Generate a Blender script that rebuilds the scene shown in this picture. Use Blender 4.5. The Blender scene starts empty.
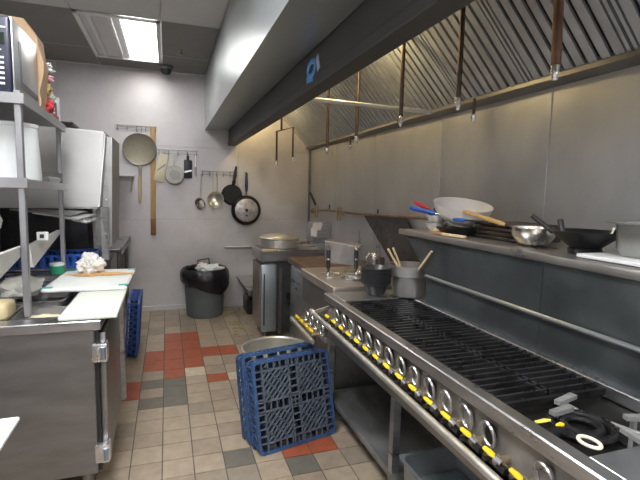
import bpy, bmesh, math, random
from mathutils import Vector, Matrix, noise
random.seed(7)
S = bpy.context.scene
C = S.collection
PI = math.pi

# ------------------------------------------------------------------ camera, exposure, world
cam = bpy.data.objects.new('camera', bpy.data.cameras.new('camera'))
C.objects.link(cam)
F, VX, VY, SL = 450.0, 167.0, 188.0, .023
yv = Vector((VX - 320, 240 - VY, -F)).normalized()
nv = Vector((1, -SL, 0)).cross(yv).normalized()
if nv.y < 0: nv = -nv
xv = yv.cross(nv)
M = Matrix((xv, yv, nv))                      # camera axes -> world axes
cam.matrix_world = Matrix.Translation((0, 0, 1.45)) @ M.to_4x4()
cam.data.sensor_fit = 'HORIZONTAL'; cam.data.sensor_width = 36
cam.data.lens = F / 640 * 36
cam.data.clip_start = .02
S.camera = cam
S.view_settings.view_transform = 'Standard'; S.view_settings.look = 'None'
S.view_settings.gamma = 1; S.view_settings.exposure = 0.36
S.view_settings.use_curve_mapping = False
w = bpy.data.worlds.new('world'); S.world = w; w.use_nodes = True
w.node_tree.nodes['Background'].inputs[0].default_value = (.9, .95, 1, 1)
w.node_tree.nodes['Background'].inputs[1].default_value = .3
LAMP = 25.0        # ceiling tube diffusers
WARM = 60.0        # hood globes

# ------------------------------------------------------------------ materials
MATS = {}
def mat(name, col, rough=.5, metal=0., var=.0, scale=8., bump=0., stretch=None, emit=None, spec=.5, trans=0., rvar=0., alpha=1.):
    if name in MATS: return MATS[name]
    m = bpy.data.materials.new(name); m.use_nodes = True
    nt = m.node_tree; b = nt.nodes['Principled BSDF']
    b.inputs['Base Color'].default_value = (*col, 1); b.inputs['Roughness'].default_value = rough
    b.inputs['Metallic'].default_value = metal; b.inputs['Specular IOR Level'].default_value = spec
    b.inputs['Transmission Weight'].default_value = trans; b.inputs['Alpha'].default_value = alpha
    if emit:
        b.inputs['Emission Color'].default_value = (*emit[0], 1); b.inputs['Emission Strength'].default_value = emit[1]
    if var or bump or rvar:
        tc = nt.nodes.new('ShaderNodeTexCoord'); mp = nt.nodes.new('ShaderNodeMapping')
        mp.inputs['Scale'].default_value = stretch or (1, 1, 1)
        nt.links.new(tc.outputs['Object'], mp.inputs['Vector'])
        n = nt.nodes.new('ShaderNodeTexNoise'); n.inputs['Scale'].default_value = scale
        n.inputs['Detail'].default_value = 6; n.inputs['Roughness'].default_value = .6
        nt.links.new(mp.outputs['Vector'], n.inputs['Vector'])
        if var:
            r = nt.nodes.new('ShaderNodeValToRGB')
            r.color_ramp.elements[0].position = .3; r.color_ramp.elements[1].position = .7
            r.color_ramp.elements[0].color = (*[max(0, c * (1 - var)) for c in col], 1)
            r.color_ramp.elements[1].color = (*[min(1, c * (1 + var)) for c in col], 1)
            nt.links.new(n.outputs['Fac'], r.inputs['Fac']); nt.links.new(r.outputs['Color'], b.inputs['Base Color'])
        if rvar:
            mr = nt.nodes.new('ShaderNodeMapRange')
            mr.inputs['From Min'].default_value = .3; mr.inputs['From Max'].default_value = .7
            mr.inputs['To Min'].default_value = max(.03, rough - rvar); mr.inputs['To Max'].default_value = min(1, rough + rvar)
            nt.links.new(n.outputs['Fac'], mr.inputs['Value']); nt.links.new(mr.outputs['Result'], b.inputs['Roughness'])
        if bump:
            bp = nt.nodes.new('ShaderNodeBump'); bp.inputs['Strength'].default_value = bump; bp.inputs['Distance'].default_value = .02
            nt.links.new(n.outputs['Fac'], bp.inputs['Height']); nt.links.new(bp.outputs['Normal'], b.inputs['Normal'])
    MATS[name] = m
    return m
steel = mat('stainless', (.46, .46, .47), .32, .95, .2, 5, .02, (1, 1, 6), rvar=.08)
steel_d = mat('worn_stainless', (.27, .265, .26), .40, .9, .22, 6, .03, rvar=.1)
steel_b = mat('bright_stainless', (.72, .72, .73), .25, .95, .08, 6, rvar=.06)
steel_l = mat('pale_steel', (.66, .66, .66), .42, .6, .08, 5, rvar=.06)
fridge_m = mat('fridge_steel', (.27, .265, .27), .36, .9, .14, 3, .02, (1, 1, 5), rvar=.07)
wall_back_m = mat('back_wall_panel', (.58, .56, .565), .46, .45, .14, 1.7, .03, rvar=.1)
wall_right_m = mat('right_wall_panel', (.53, .54, .55), .36, .6, .16, 2.2, .015, (1, 1, .7), rvar=.1)
hood_out_m = mat('hood_outer_steel', (.50, .54, .55), .36, .8, .10, 1.5, rvar=.06)
hood_in_m = mat('hood_inner_steel', (.30, .30, .29), .42, .85, .2, 3, .02, rvar=.1)
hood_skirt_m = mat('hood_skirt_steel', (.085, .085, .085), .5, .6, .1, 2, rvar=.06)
filt_m = mat('filter_steel', (.50, .54, .59), .40, .5, .12, 10, rvar=.08)
filt_d = mat('filter_gap', (.085, .09, .095), .5, .5)
ceil_m = mat('ceiling_tile', (.62, .62, .61), .8, 0, .04, 3, .05)
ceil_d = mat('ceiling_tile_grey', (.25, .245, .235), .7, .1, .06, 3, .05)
white_m = mat('white_enamel', (.78, .78, .77), .4)
plastic_w = mat('white_plastic', (.74, .76, .76), .4, 0, .03, 6)
board_m = mat('cutting_board', (.72, .74, .66), .45, 0, .05, 14, .02)
board2_m = mat('cutting_board_white', (.80, .82, .78), .45, 0, .04, 14, .02)
teal_m = mat('teal_corner', (.05, .38, .36), .5)
black_m = mat('black_plastic', (.018, .018, .02), .4)
blackbag_m = mat('black_bag', (.012, .012, .016), .18, 0, 0, 22, .6)
curtain_m = mat('black_curtain', (.012, .012, .016), .6)
grey_bin = mat('grey_bin', (.10, .115, .115), .5, 0, .12, 8, .05)
blue_m = mat('blue_rack', (.022, .07, .26), .42, 0, .15, 30, .05)
blue_m2 = mat('blue_grey_rack', (.035, .08, .19), .45, 0, .25, 25, .1)
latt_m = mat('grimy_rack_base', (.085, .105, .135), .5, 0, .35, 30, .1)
latt_shade = mat('shaded_rack_base', (.012, .02, .045), .5, 0, .35, 30, .1)  # near-black blue puts shade into the rear lattice and the divider grid
yellow_m = mat('yellow_grip', (.80, .55, .015), .35, 0, .08, 40)
brass_m = mat('dull_brass', (.42, .34, .22), .4, .85, .2, 30)
copper_m = mat('brown_pipe', (.13, .095, .088), .45, .75, .3, 25)
iron_m = mat('cast_iron', (.016, .016, .017), .42, .4, .5, 40, .1, rvar=.15)
grate_m = mat('grate_iron', (.09, .09, .095), .30, .85, .4, 8, rvar=.1)
tank_m = mat('stove_pit', (.012, .011, .010), .5, .3, .6, 25, .1)
wood_m = mat('wood', (.50, .31, .12), .55, 0, .22, 6, .03, (10, 10, 1))
wood_l = mat('pale_wood', (.66, .50, .30), .55, 0, .12, 12, .02, (6, 6, 1))
kraft_m = mat('kraft_paper', (.45, .30, .18), .8, 0, .1, 6, .1)
olive_m = mat('skimmer_mesh', (.27, .25, .19), .5, .55, .15, 60, .2)
alu_m = mat('aluminium', (.60, .58, .54), .38, .85, .12, 12, rvar=.1)
potw_m = mat('dented_pot', (.50, .49, .47), .30, .92, .06, 4, rvar=.03)
darkbowl_m = mat('dark_bowl', (.03, .03, .033), .35, .1, .2, 30)
wok_m = mat('black_wok', (.014, .014, .016), .38, .3, .3, 20)
bowlw_m = mat('white_bowl', (.70, .67, .65), .28, 0, .06, 5)
cream_m = mat('cream', (.70, .64, .45), .5, 0, .1, 10)
cloth_m = mat('cloth', (.66, .64, .58), .9, 0, .08, 20, .2)
rag_m = mat('paper_towel', (.76, .74, .70), .9, 0, .05, 20, .2)
orange_m = mat('orange_stain', (.72, .42, .16), .7, 0, .2, 30)
green_m = mat('green_can', (.02, .26, .13), .4)
red_m = mat('red_plastic', (.55, .02, .05), .4)
bluep_m = mat('blue_plastic', (.02, .09, .42), .35)
stick_m = mat('blue_tape', (.10, .32, .72), .5)
stickw_m = mat('pale_tape', (.42, .48, .55), .5)
rack_m = mat('shelf_rack_steel', (.36, .36, .37), .40, .85, .1, 6, rvar=.08)
grout_m = mat('grout', (.095, .085, .075), .9, 0, .3, 30)
glow_m = mat('tube_diffuser', (.9, .9, .9), .5, emit=((.97, .985, 1), LAMP))
warm_m = mat('warm_globe', (.9, .8, .6), .5, emit=((1, .74, .36), WARM))
digit_m = mat('green_digits', (.1, .3, .1), .5, emit=((.35, .55, .25), .5))
key_m = mat('key_print', (.62, .64, .68), .5)
stain_m = mat('grease_brown', (.17, .105, .075), .5, .5, .3, 12)
scrap_m = mat('vegetable_scrap', (.30, .30, .12), .8, 0, .4, 60)
water_m = mat('pan_water', (.16, .20, .21), .08, .2)
broth_m = mat('pot_inside', (.36, .32, .22), .35, .3, .2, 14)
clear_m = mat('clear_film', (.72, .74, .75), .2, 0, 0, 30, .4)
onion_m = mat('onion', (.78, .74, .58), .4)
tile_m = [mat('tile_beige', (.36, .29, .215), .42, 0, .14, 14, .03),
          mat('tile_beige_two', (.31, .245, .185), .45, 0, .16, 14, .03),
          mat('tile_red', (.33, .085, .04), .45, 0, .18, 14, .03),
          mat('tile_grey', (.145, .135, .11), .5, 0, .14, 14, .03),
          mat('tile_cream', (.52, .44, .32), .5, 0, .16, 14, .03),
          mat('tile_tan_grey', (.27, .225, .175), .45, 0, .14, 14, .03)]

# ------------------------------------------------------------------ helpers
def new(): return bmesh.new()
def box(bm, x0, x1, y0, y1, z0, z1, bev=0., seg=1, mi=0):
    g = bmesh.ops.create_cube(bm, size=1)
    vs = g['verts']
    for v in vs:
        v.co = Vector(((x0 + x1) / 2 + v.co.x * (x1 - x0), (y0 + y1) / 2 + v.co.y * (y1 - y0), (z0 + z1) / 2 + v.co.z * (z1 - z0)))
    fs = set(f for v in vs for f in v.link_faces)
    for f in fs: f.material_index = mi
    if bev:
        es = list({e for v in vs for e in v.link_edges})
        bmesh.ops.bevel(bm, geom=es, offset=min(bev, .45 * min(abs(x1 - x0), abs(y1 - y0), abs(z1 - z0))), segments=seg, affect='EDGES', profile=.5)
    return bm
def tube(bm, pts, r, seg=10, closed=False, mi=0):
    P = [Vector(p) for p in pts]; n = len(P)
    rs = r if isinstance(r, (list, tuple)) else [r] * n
    rings = []; prev = None
    for i in range(n):
        if closed: t = (P[(i + 1) % n] - P[i - 1])
        else: t = P[min(i + 1, n - 1)] - P[max(i - 1, 0)]
        t.normalize()
        if prev is None:
            a = Vector((0, 0, 1)) if abs(t.z) < .9 else Vector((1, 0, 0))
            u = t.cross(a).normalized()
        else:
            u = (prev - t * prev.dot(t)).normalized()
        prev = u; v = t.cross(u)
        rings.append([bm.verts.new(P[i] + (u * math.cos(2 * PI * k / seg) + v * math.sin(2 * PI * k / seg)) * rs[i]) for k in range(seg)])
    m = n if closed else n - 1
    for i in range(m):
        a, b = rings[i], rings[(i + 1) % n]
        for k in range(seg):
            f = bm.faces.new((a[k], a[(k + 1) % seg], b[(k + 1) % seg], b[k])); f.material_index = mi
    if not closed:
        f = bm.faces.new(rings[0][::-1]); f.material_index = mi
        f = bm.faces.new(rings[-1]); f.material_index = mi
    return bm
def lathe(bm, prof, seg=32, c=(0, 0, 0), mat4=None, mi=0):
    rings = []
    for r, z in prof:
        if r < 1e-5: vs = [bm.verts.new((0, 0, z))]
        else: vs = [bm.verts.new((r * math.cos(2 * PI * k / seg), r * math.sin(2 * PI * k / seg), z)) for k in range(seg)]
        rings.append(vs)
    for a, b in zip(rings, rings[1:]):
        if len(a) == 1 and len(b) == 1: continue
        for k in range(seg):
            k2 = (k + 1) % seg
            if len(a) == 1: f = bm.faces.new((a[0], b[k2], b[k]))
            elif len(b) == 1: f = bm.faces.new((a[k], a[k2], b[0]))
            else: f = bm.faces.new((a[k], a[k2], b[k2], b[k]))
            f.material_index = mi
    T = Matrix.Translation(c) @ (mat4 or Matrix())
    for ring in rings:
        for v in ring: v.co = T @ v.co
    return bm
def slab(bm, pts, off, mi=0):
    """polygon pts extruded by vector off"""
    off = Vector(off)
    a = [bm.verts.new(Vector(p)) for p in pts]; b = [bm.verts.new(Vector(p) + off) for p in pts]
    n = len(a); fs = [bm.faces.new(a[::-1]), bm.faces.new(b)]
    for i in range(n): fs.append(bm.faces.new((a[i], a[(i + 1) % n], b[(i + 1) % n], b[i])))
    for f in fs: f.material_index = mi
    return bm
def bar(bm, p, q, w, h, up=(0, 0, 1), mi=0):
    """box beam from p to q, width w, height h along up"""
    p, q = Vector(p), Vector(q); t = (q - p).normalized(); up = Vector(up)
    s = t.cross(up)
    if s.length < 1e-4: s = t.cross(Vector((1, 0, 0)))
    s.normalize(); u = s.cross(t).normalized()
    c = [p + s * a * w / 2 + u * b * h / 2 for a, b in ((-1, -1), (1, -1), (1, 1), (-1, 1))]
    return slab(bm, c, q - p, mi)
def blob(bm, c, r, sub=3, amp=.25, freq=3., flat=None, seed=0):
    g = bmesh.ops.create_icosphere(bm, subdivisions=sub, radius=1)
    for v in g['verts']:
        d = v.co.normalized()
        k = 1 + amp * noise.noise(d * freq + Vector((seed * 7.1, seed, 3.3))) + amp * .5 * noise.noise(d * freq * 2.6 + Vector((seed, 5, seed * 3.)))
        p = Vector((d.x * r[0], d.y * r[1], d.z * r[2])) * k
        if flat is not None and p.z < flat: p.z = flat
        v.co = p + Vector(c)
    return bm
def rootloc(p):
    while p.parent: p = p.parent
    return p.location
def obj(name, bm, m, parent=None, world=False, smooth=True, ang=35):
    """ONE mesh object; world=True: bm is in world coordinates although it hangs under an unrotated thing"""
    bmesh.ops.recalc_face_normals(bm, faces=bm.faces)
    me = bpy.data.meshes.new(name)
    if world and parent: bmesh.ops.translate(bm, verts=bm.verts, vec=-rootloc(parent))
    bm.to_mesh(me); bm.free()
    for k in (m if isinstance(m, (list, tuple)) else [m]): me.materials.append(k)
    if smooth and len(me.polygons):
        me.polygons.foreach_set('use_smooth', [True] * len(me.polygons))
        me.set_sharp_from_angle(angle=math.radians(ang))
    o = bpy.data.objects.new(name, me); C.objects.link(o)
    if parent: o.parent = parent
    return o
def thing(name, label, cat, loc=(0, 0, 0), rot=(0, 0, 0), group=None):
    o = bpy.data.objects.new(name, None); C.objects.link(o); o.empty_display_size = .05
    o.location = loc; o.rotation_euler = rot
    return tag(o, label, cat, group)
def tag(o, label, cat, group=None):
    o['label'] = label; o['category'] = cat
    if group: o['group'] = group
    return o
def struct(name, bm, m, parent=None, **k):
    o = obj(name, bm, m, parent, **k); o['kind'] = 'structure'; return o
def copy_tree(o, parent=None):
    c = o.copy(); C.objects.link(c); c.parent = parent
    for ch in [x for x in C.objects if x.parent == o]: copy_tree(ch, c)
    return c

XL, XR, YB, YF, ZC = -1.22, 1.74, 5.56, -2.6, 2.76
# ------------------------------------------------------------------ setting
bm = new()
TX, PX = -.042, .158
ROWS = {i: 2.399 + .158 * i for i in range(-32, 0)}
ROWS.update({i: y for i, y in enumerate((2.399, 2.561, 2.709, 2.872, 3.031, 3.194, 3.348, 3.499, 3.678, 3.898, 4.137, 4.38, 4.63, 4.86, 5.10, 5.34, 5.58))})
red = {(-1, 8), (-1, 9), (0, 7), (0, 8), (0, 9), (0, 10), (0, 11), (1, 8), (1, 9), (1, 10), (1, 11), (2, 9), (3, 9), (2, 6), (-2, 5), (-2, 6), (4, -1), (5, -1)}
gry = {(-1, 6), (-1, 4), (0, 4), (0, 5), (0, 6), (2, -1), (4, -2)}
crm = {(1, 7), (3, 6)}
box(bm, XL, XR, YF, YB, -.05, -.004, mi=0)
for i in range(-8, 12):
    for j in range(-32, 16):
        x0, y0 = TX + i * PX, ROWS[j]
        x1, y1 = min(x0 + PX, XR), min(ROWS[j + 1], YB); x0 = max(x0, XL); y0 = max(y0, YF)
        if x1 - x0 < .01 or y1 - y0 < .01: continue
        if (i, j) in red: mi = 3
        elif (i, j) in gry: mi = 4
        elif (i, j) in crm: mi = 5
        else: mi = random.choice((1, 1, 1, 2, 2, 6))
        g = .003
        a = [bm.verts.new((x, y, z)) for z in (-.004, 0) for x, y in ((x0 + g, y0 + g), (x1 - g, y0 + g), (x1 - g, y1 - g), (x0 + g, y1 - g))]
        top = [a[4], a[5], a[6], a[7]]
        fs = [bm.faces.new(top)] + [bm.faces.new((a[k], a[(k + 1) % 4], a[4 + (k + 1) % 4], a[4 + k])) for k in range(4)]
        for f in fs: f.material_index = mi
struct('floor', bm, [grout_m] + tile_m, smooth=False)
def panel_wall(name, m, axis, pos, lo, hi, seams, hseams, sign, z1=ZC):
    """wall slab with raised sheet panels; axis 'x' = wall spans x at y=pos"""
    bm = new(); t = .05
    edges = [lo] + seams + [hi]; zs = [0] + hseams + [z1]
    if axis == 'x': box(bm, lo, hi, pos, pos + sign * t, 0, z1)
    else: box(bm, pos, pos + sign * t, lo, hi, 0, z1)
    g = .0035
    for a, b in zip(edges, edges[1:]):
        for c, d in zip(zs, zs[1:]):
            if axis == 'x': box(bm, a + g, b - g, pos - sign * .004, pos, c + g, d - g, .0015)
            else: box(bm, pos - sign * .004, pos, a + g, b - g, c + g, d - g, .0015)
    return struct(name, bm, m)
panel_wall('wall_back', wall_back_m, 'x', YB + .004, XL, XR, [-1.09, .82], [1.08, 1.93], 1)
panel_wall('wall_right', wall_right_m, 'y', XR + .004, YF, YB, [-1.2, .4, 1.73, 2.64, 3.66, 4.61], [], 1)
bm = new(); box(bm, XL - .05, XL, YF, YB, 0, ZC); struct('wall_left', bm, wall_back_m)
bm = new(); box(bm, XL, XR, YF - .05, YF, 0, ZC); struct('wall_front', bm, wall_back_m)
bm = new(); box(bm, 1.716, 1.74, YB - .024, YB, 0, ZC, .003); struct('trim_1', bm, steel_d)
bm = new(); box(bm, XL, XR, YB - .012, YB, 0, .06, .003); struct('baseboard_back', bm, wall_back_m)
# ceiling: drop tiles, light ones near, grey sheets far
bm = new(); box(bm, XL, .43, YF, YB, ZC + .012, ZC + .06)
box(bm, .43, XR, YF, YB, ZC + .012, ZC + .06)
ys_near = [3.93 - 1.22 * k for k in range(6)][::-1]
for a, b in ((XL, -.665), (-.665, -.03), (-.03, .43), (.43, 1.08), (1.08, XR)):
    for y0, y1 in list(zip([YF] + [y for y in ys_near if y > YF], [y for y in ys_near if y > YF])):
        box(bm, a + .004, b - .004, y0 + .004, y1 - .004, ZC, ZC + .012, .002, mi=0)
    if a == -.665: continue
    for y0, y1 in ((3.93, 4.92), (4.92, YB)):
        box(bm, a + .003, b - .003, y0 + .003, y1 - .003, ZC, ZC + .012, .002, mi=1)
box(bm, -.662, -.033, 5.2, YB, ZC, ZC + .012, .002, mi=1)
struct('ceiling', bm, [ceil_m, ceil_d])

# ------------------------------------------------------------------ ceiling lights
def troffer(name, x0, x1, y0, y1, lit_from, label, m=None):
    t = thing(name, label, 'ceiling light', ((x0 + x1) / 2, (y0 + y1) / 2, ZC), group=None)
    bm = new(); e = .035
    for a in ((x0, x1, y0, y0 + e), (x0, x1, y1 - e, y1), (x0, x0 + e, y0, y1), (x1 - e, x1, y0, y1)):
        box(bm, *a, ZC - .014, ZC + .004, .003)
    obj('frame', bm, white_m, t, True)
    if lit_from > x0 + .06:
        bm = new(); box(bm, x0 + e, lit_from, y0 + e, y1 - e, ZC + .003, ZC + .008)
        obj('reflector', bm, steel_l, t, True)
        for k in range(2):
            xx = x0 + e + (lit_from - x0 - e) * (k + .45) / 2
            bm = new(); box(bm, xx - .016, xx + .016, y0 + e, y1 - e, ZC - .012, ZC + .003, .006, 2)
            obj('divider', bm, white_m, t, True)
    bm = new(); box(bm, lit_from, x1 - e, y0 + e, y1 - e, ZC - .006, ZC + .004)
    obj('diffuser', bm, m or glow_m, t, True)
    return t
troffer('ceiling_light', -.66, -.035, 3.945, 5.19, -.33, 'recessed ceiling light with a bright right half by the camera dome', mat('aged_diffuser', (.9, .9, .9), .5, emit=((1, .97, .94), LAMP * .45)))
troffer('ceiling_light', -.66, -.035, .9, 2.1, -.62, 'recessed ceiling light over the prep aisle')
troffer('ceiling_light', -.66, -.035, -1.7, -.5, -.62, 'recessed ceiling light near the kitchen entrance wall')
troffer('ceiling_light', .95, 1.55, -2.0, -.8, .99, 'added unseen ceiling light for the near right wall and range front')  # added out of view to brighten the near right wall and range
t = thing('dome_camera', 'dark dome security camera on the ceiling beside the light', 'camera', (.006, 5.32, ZC))
bm = new(); lathe(bm, [(0, 0), (.075, 0), (.075, -.03), (.06, -.035)], 24); obj('base', bm, mat('camera_grey', (.16, .16, .17), .4), t)
bm = new(); lathe(bm, [(.06, -.032), (.055, -.06), (.035, -.085), (0, -.095)], 24); obj('dome', bm, black_m, t)
t = thing('sprinkler_head', 'small sprinkler head hanging from grey ceiling sheet', 'sprinkler', (.143, 4.66, ZC))
bm = new(); lathe(bm, [(0, 0), (.022, 0), (.022, -.006), (.009, -.01), (.009, -.035), (.018, -.04), (.018, -.044), (0, -.046)], 16); obj('nozzle', bm, brass_m, t)

# ------------------------------------------------------------------ exhaust hood
hood = thing('exhaust_hood', 'large stainless exhaust hood with sloping baffle filters above the cooking line', 'exhaust hood', (1.2, 2.5, 1.97))
HY0, HY1 = .55, YB - .002
bm = new()
slab(bm, [(.43, HY0, 2.14), (.70, HY0, 2.155), (.70, HY0, ZC - .002), (.43, HY0, ZC - .002)], (0, HY1 - HY0, 0))
obj('supply_plenum', bm, hood_out_m, hood, True)
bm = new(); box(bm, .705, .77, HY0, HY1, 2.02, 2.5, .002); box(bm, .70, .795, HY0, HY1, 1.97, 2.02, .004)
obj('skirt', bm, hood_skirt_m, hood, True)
bm = new(); box(bm, .77, 1.42, HY0, HY1, 2.46, 2.5); obj('top_panel', bm, hood_in_m, hood, True)
bm = new(); box(bm, .43, XR, HY0 - .004, HY0, 2.02, 2.5); obj('end_panel', bm, steel, hood, True)
bm = new()
slab(bm, [(1.675, HY0, 1.985), (1.738, HY0, 1.965), (1.738, HY0, 2.06), (1.72, HY0, 2.06), (1.72, HY0, 1.99), (1.675, HY0, 2.005)], (0, HY1 - HY0, 0))
obj('grease_trough', bm, steel_d, hood, True)
FA, FZ = Vector((1.69, 0, 2.0)), Vector((1.265, 0, 2.455))      # foot and top of the slope
sl = (FZ - FA); nrm = Vector((-sl.z, 0, sl.x)).normalized()
if nrm.z > 0: nrm = -nrm
fw = .508; k = 0; y = HY1 - .10
while y - fw > HY0:
    y0, y1 = y - fw, y
    bm = new()
    slab(bm, [FA + Vector((0, y0, 0)) - nrm * .03, FA + Vector((0, y1, 0)) - nrm * .03, FZ + Vector((0, y1, 0)) - nrm * .03, FZ + Vector((0, y0, 0)) - nrm * .03], -nrm * .006, 1)
    n = 8; p = (fw - .03) / n
    for q in range(n):
        a = y0 + .015 + q * p
        slab(bm, [FA + Vector((0, a + .010, 0)), FA + Vector((0, a + p - .010, 0)), FZ + Vector((0, a + p - .010, 0)), FZ + Vector((0, a + .010, 0))], -nrm * .012, 0)
    f = obj('baffle_filter', bm, [filt_m, filt_d], hood, True)
    bm = new()
    for a in (y0 + .001, y1 - .015): slab(bm, [FA + Vector((0, a, 0)), FA + Vector((0, a + .014, 0)), FZ + Vector((0, a + .014, 0)), FZ + Vector((0, a, 0))], -nrm * .035)
    for s0, s1 in ((0, .025), (.97, 1)):
        slab(bm, [FA + sl * s0 + Vector((0, y0, 0)), FA + sl * s0 + Vector((0, y1, 0)), FA + sl * s1 + Vector((0, y1, 0)), FA + sl * s1 + Vector((0, y0, 0))], -nrm * .03)
    obj('filter_frame', bm, filt_m, f, True)
    y -= fw + .012
bm = new(); slab(bm, [FA + Vector((0, HY1 - .10, 0)), FA + Vector((0, HY1, 0)), FZ + Vector((0, HY1, 0)), FZ + Vector((0, HY1 - .10, 0))], -nrm * .01)
obj('filler_panel', bm, steel_l, hood, True)
for yy, wm in ((5.0, warm_m), (3.85, mat('dim_globe', (.9, .8, .6), .5, emit=((1, .76, .42), WARM * .3))), (2.6, mat('bright_globe', (.9, .8, .6), .5, emit=((1, .74, .34), WARM * 1.35)))):
    bm = new(); lathe(bm, [(0, 0), (.05, 0), (.05, -.03), (.038, -.035)], 20, (1.10, yy, 2.46)); g = obj('lamp_holder', bm, alu_m, hood, True)
    bm = new(); lathe(bm, [(.036, -.03), (.05, -.06), (.052, -.09), (.036, -.125), (0, -.14)], 20, (1.10, yy, 2.46)); obj('lamp_globe', bm, wm, g, True)
# strips of blue tape on the skirt
t = thing('blue_tape_mark', 'blue looped tape mark stuck on the dark hood skirt', 'sticker', (.704, 2.22, 2.055))
bm = new()
tube(bm, [(0, .035 + .06 * math.cos(a), .012 + .035 * math.sin(a)) for a in [2 * PI * k / 16 for k in range(16)]], .014, 6, True)
bar(bm, (0, .11, -.03), (0, .0, -.04), .01, .03, (0, 0, 1))
for v in bm.verts: v.co.x *= .4
bmesh.ops.translate(bm, verts=bm.verts, vec=(-.003, 0, -.0)); obj('tape_loop', bm, stick_m, t)
bm = new(); bar(bm, (-.003, -.055, .05), (-.003, -.085, -.02), .035, .004, (1, 0, 0)); obj('tape_tail', bm, stickw_m, t)

# fire-suppression drops under the hood
def drop(y, x, zb, zt, label, r=.012, mt=copper_m, dy=0.):
    t = thing('nozzle_pipe', label, 'pipe', (x, y, zb), group=None)
    bm = new(); tube(bm, [(0, 0, .05), (0, dy, zt - zb)], r, 10); obj('riser', bm, mt, t)
    bm = new(); lathe(bm, [(0, 0), (.009, 0), (.012, .02), (.016, .025), (.016, .055), (.012, .06), (0, .06)], 14); obj('nozzle', bm, steel_b, t)
drop(1.31, 1.32, 1.865, 2.462, 'thick copper pipe drop nearest the camera below filters', .017, mat('copper_pipe', (.30, .19, .14), .4, .75, .2, 20), .02)
drop(1.88, 1.32, 1.85, 2.462, 'purple-brown pipe drop second from camera under filters', .012)
drop(2.44, 1.32, 1.845, 2.462, 'brown pipe drop by the crossing conduit below filters', .012)
drop(3.10, 1.32, 1.80, 2.462, 'thin brown pipe drop third from back wall below filters', .012)
drop(3.74, 1.32, 1.77, 2.462, 'thin brown pipe drop second from back wall, below filters', .012)
for y, z, lb in ((2.21, 1.86, 'short nozzle stub under the trough right of the conduit'), (4.04, 1.85, 'short nozzle stub hanging under the trough near back wall')):
    t = thing('nozzle_stub', lb, 'pipe', (1.66, y, z))
    bm = new(); tube(bm, [(0, 0, .03), (0, 0, .135)], .009, 10); obj('riser', bm, copper_m, t)
    bm = new(); lathe(bm, [(0, 0), (.008, 0), (.011, .02), (.014, .025), (.014, .045), (0, .05)], 14); obj('nozzle', bm, steel_b, t)
bm = new(); tube(bm, [(.77, 2.60, 1.99), (1.62, 2.60, 1.975)], .014, 12)
tag(obj('conduit_tube', bm, steel_l), 'pale conduit tube crossing from hood skirt to grease trough', 'pipe')
t = thing('forked_pipe', 'forked brown nozzle pipe hanging in front of back wall', 'pipe', (1.2, 4.8, 1.74))
bm = new(); tube(bm, [(-.03, 0, .72), (-.03, 0, .36)], .011, 8); obj('riser', bm, copper_m, t)
bm = new(); tube(bm, [(-.085, -.02, .02), (-.085, -.02, .335), (.105, .02, .395), (.105, .02, .06)], .011, 8); obj('fork', bm, copper_m, t)
for x, yy, z in ((-.085, -.02, 0), (.105, .02, .04)):
    bm = new(); lathe(bm, [(0, -.02), (.012, -.02), (.016, .01), (.012, .03), (0, .03)], 12, (x, yy, z)); obj('nozzle', bm, steel_b, t)

# ------------------------------------------------------------------ main range
RT = .88
rng = thing('gas_range', 'long stainless gas range with yellow-handled valves and black grates', 'range', (1.06, 1.3, 0))
RX, RB, RY0, RY1 = .835, 1.30, .30, 2.36
bm = new()      # top frame: front rim, far ledge, back ledge, near ledge
box(bm, RX, RX + .045, RY0, RY1, RT - .042, RT, .004)
box(bm, RX + .045, 1.46, 2.16, RY1, RT - .042, RT - .001, .003)
box(bm, 1.27, RB + .02, RY0, 2.16, RT - .042, RT - .002, .003)
box(bm, RX + .045, 1.27, RY0, .70, RT - .042, RT - .002, .003)
obj('top_frame', bm, steel, rng, True)
bm = new(); box(bm, RX + .062, 1.295, RY0, RY1, RT - .17, RT - .045)
obj('fire_pit', bm, tank_m, rng, True)
bm = new(); slab(bm, [(.868, RY0, RT - .042), (.86, RY0, .70), (.88, RY0, .69), (.89, RY0, RT - .042)], (0, RY1 - RY0, 0))
obj('control_panel', bm, mat('panel_steel', (.25, .235, .22), .42, .55, .3, 9, rvar=.1), rng, True)
bm = new(); box(bm, .86, 1.40, RY0, RY1, .66, .70, .003); box(bm, .86, .90, RY0, RY1, .62, .70, .003)
obj('belly_panel', bm, steel_d, rng, True)
# back guard with the slanted far end, and the shelf on it
bm = new(); slab(bm, [(RB, RY0, RT - .01), (RB, 2.04, RT - .01), (RB, 2.05, 1.02), (RB, 2.30, 1.23), (RB, RY0, 1.23)], (.02, 0, 0))
for yy in (1.86, 1.28): box(bm, RB - .003, RB, yy - .004, yy + .004, .90, 1.20)
obj('back_guard', bm, mat('guard_steel', (.13, .145, .15), .40, .85, .25, 4, .03, rvar=.1), rng, True)
bm = new(); box(bm, 1.285, 1.735, RY0, 2.33, 1.23, 1.244, .002); box(bm, 1.275, 1.30, RY0, 2.33, 1.215, 1.246, .006, 2)
obj('high_shelf', bm, mat('shelf_steel', (.44, .42, .40), .33, .9, .15, 5, rvar=.1), rng, True)
bm = new(); tube(bm, [(1.285, 2.03, 1.022), (1.28, 1.99, 1.022), (1.28, RY0, 1.015)], .009, 10)
obj('gas_pipe', bm, mat('pipe_grey', (.34, .36, .38), .35, .8), rng, True)
bm = new(); tube(bm, [(.803, 2.46, .742), (.79, RY0, .714)], .0135, 12); obj('front_rail', bm, alu_m, rng, True)
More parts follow.
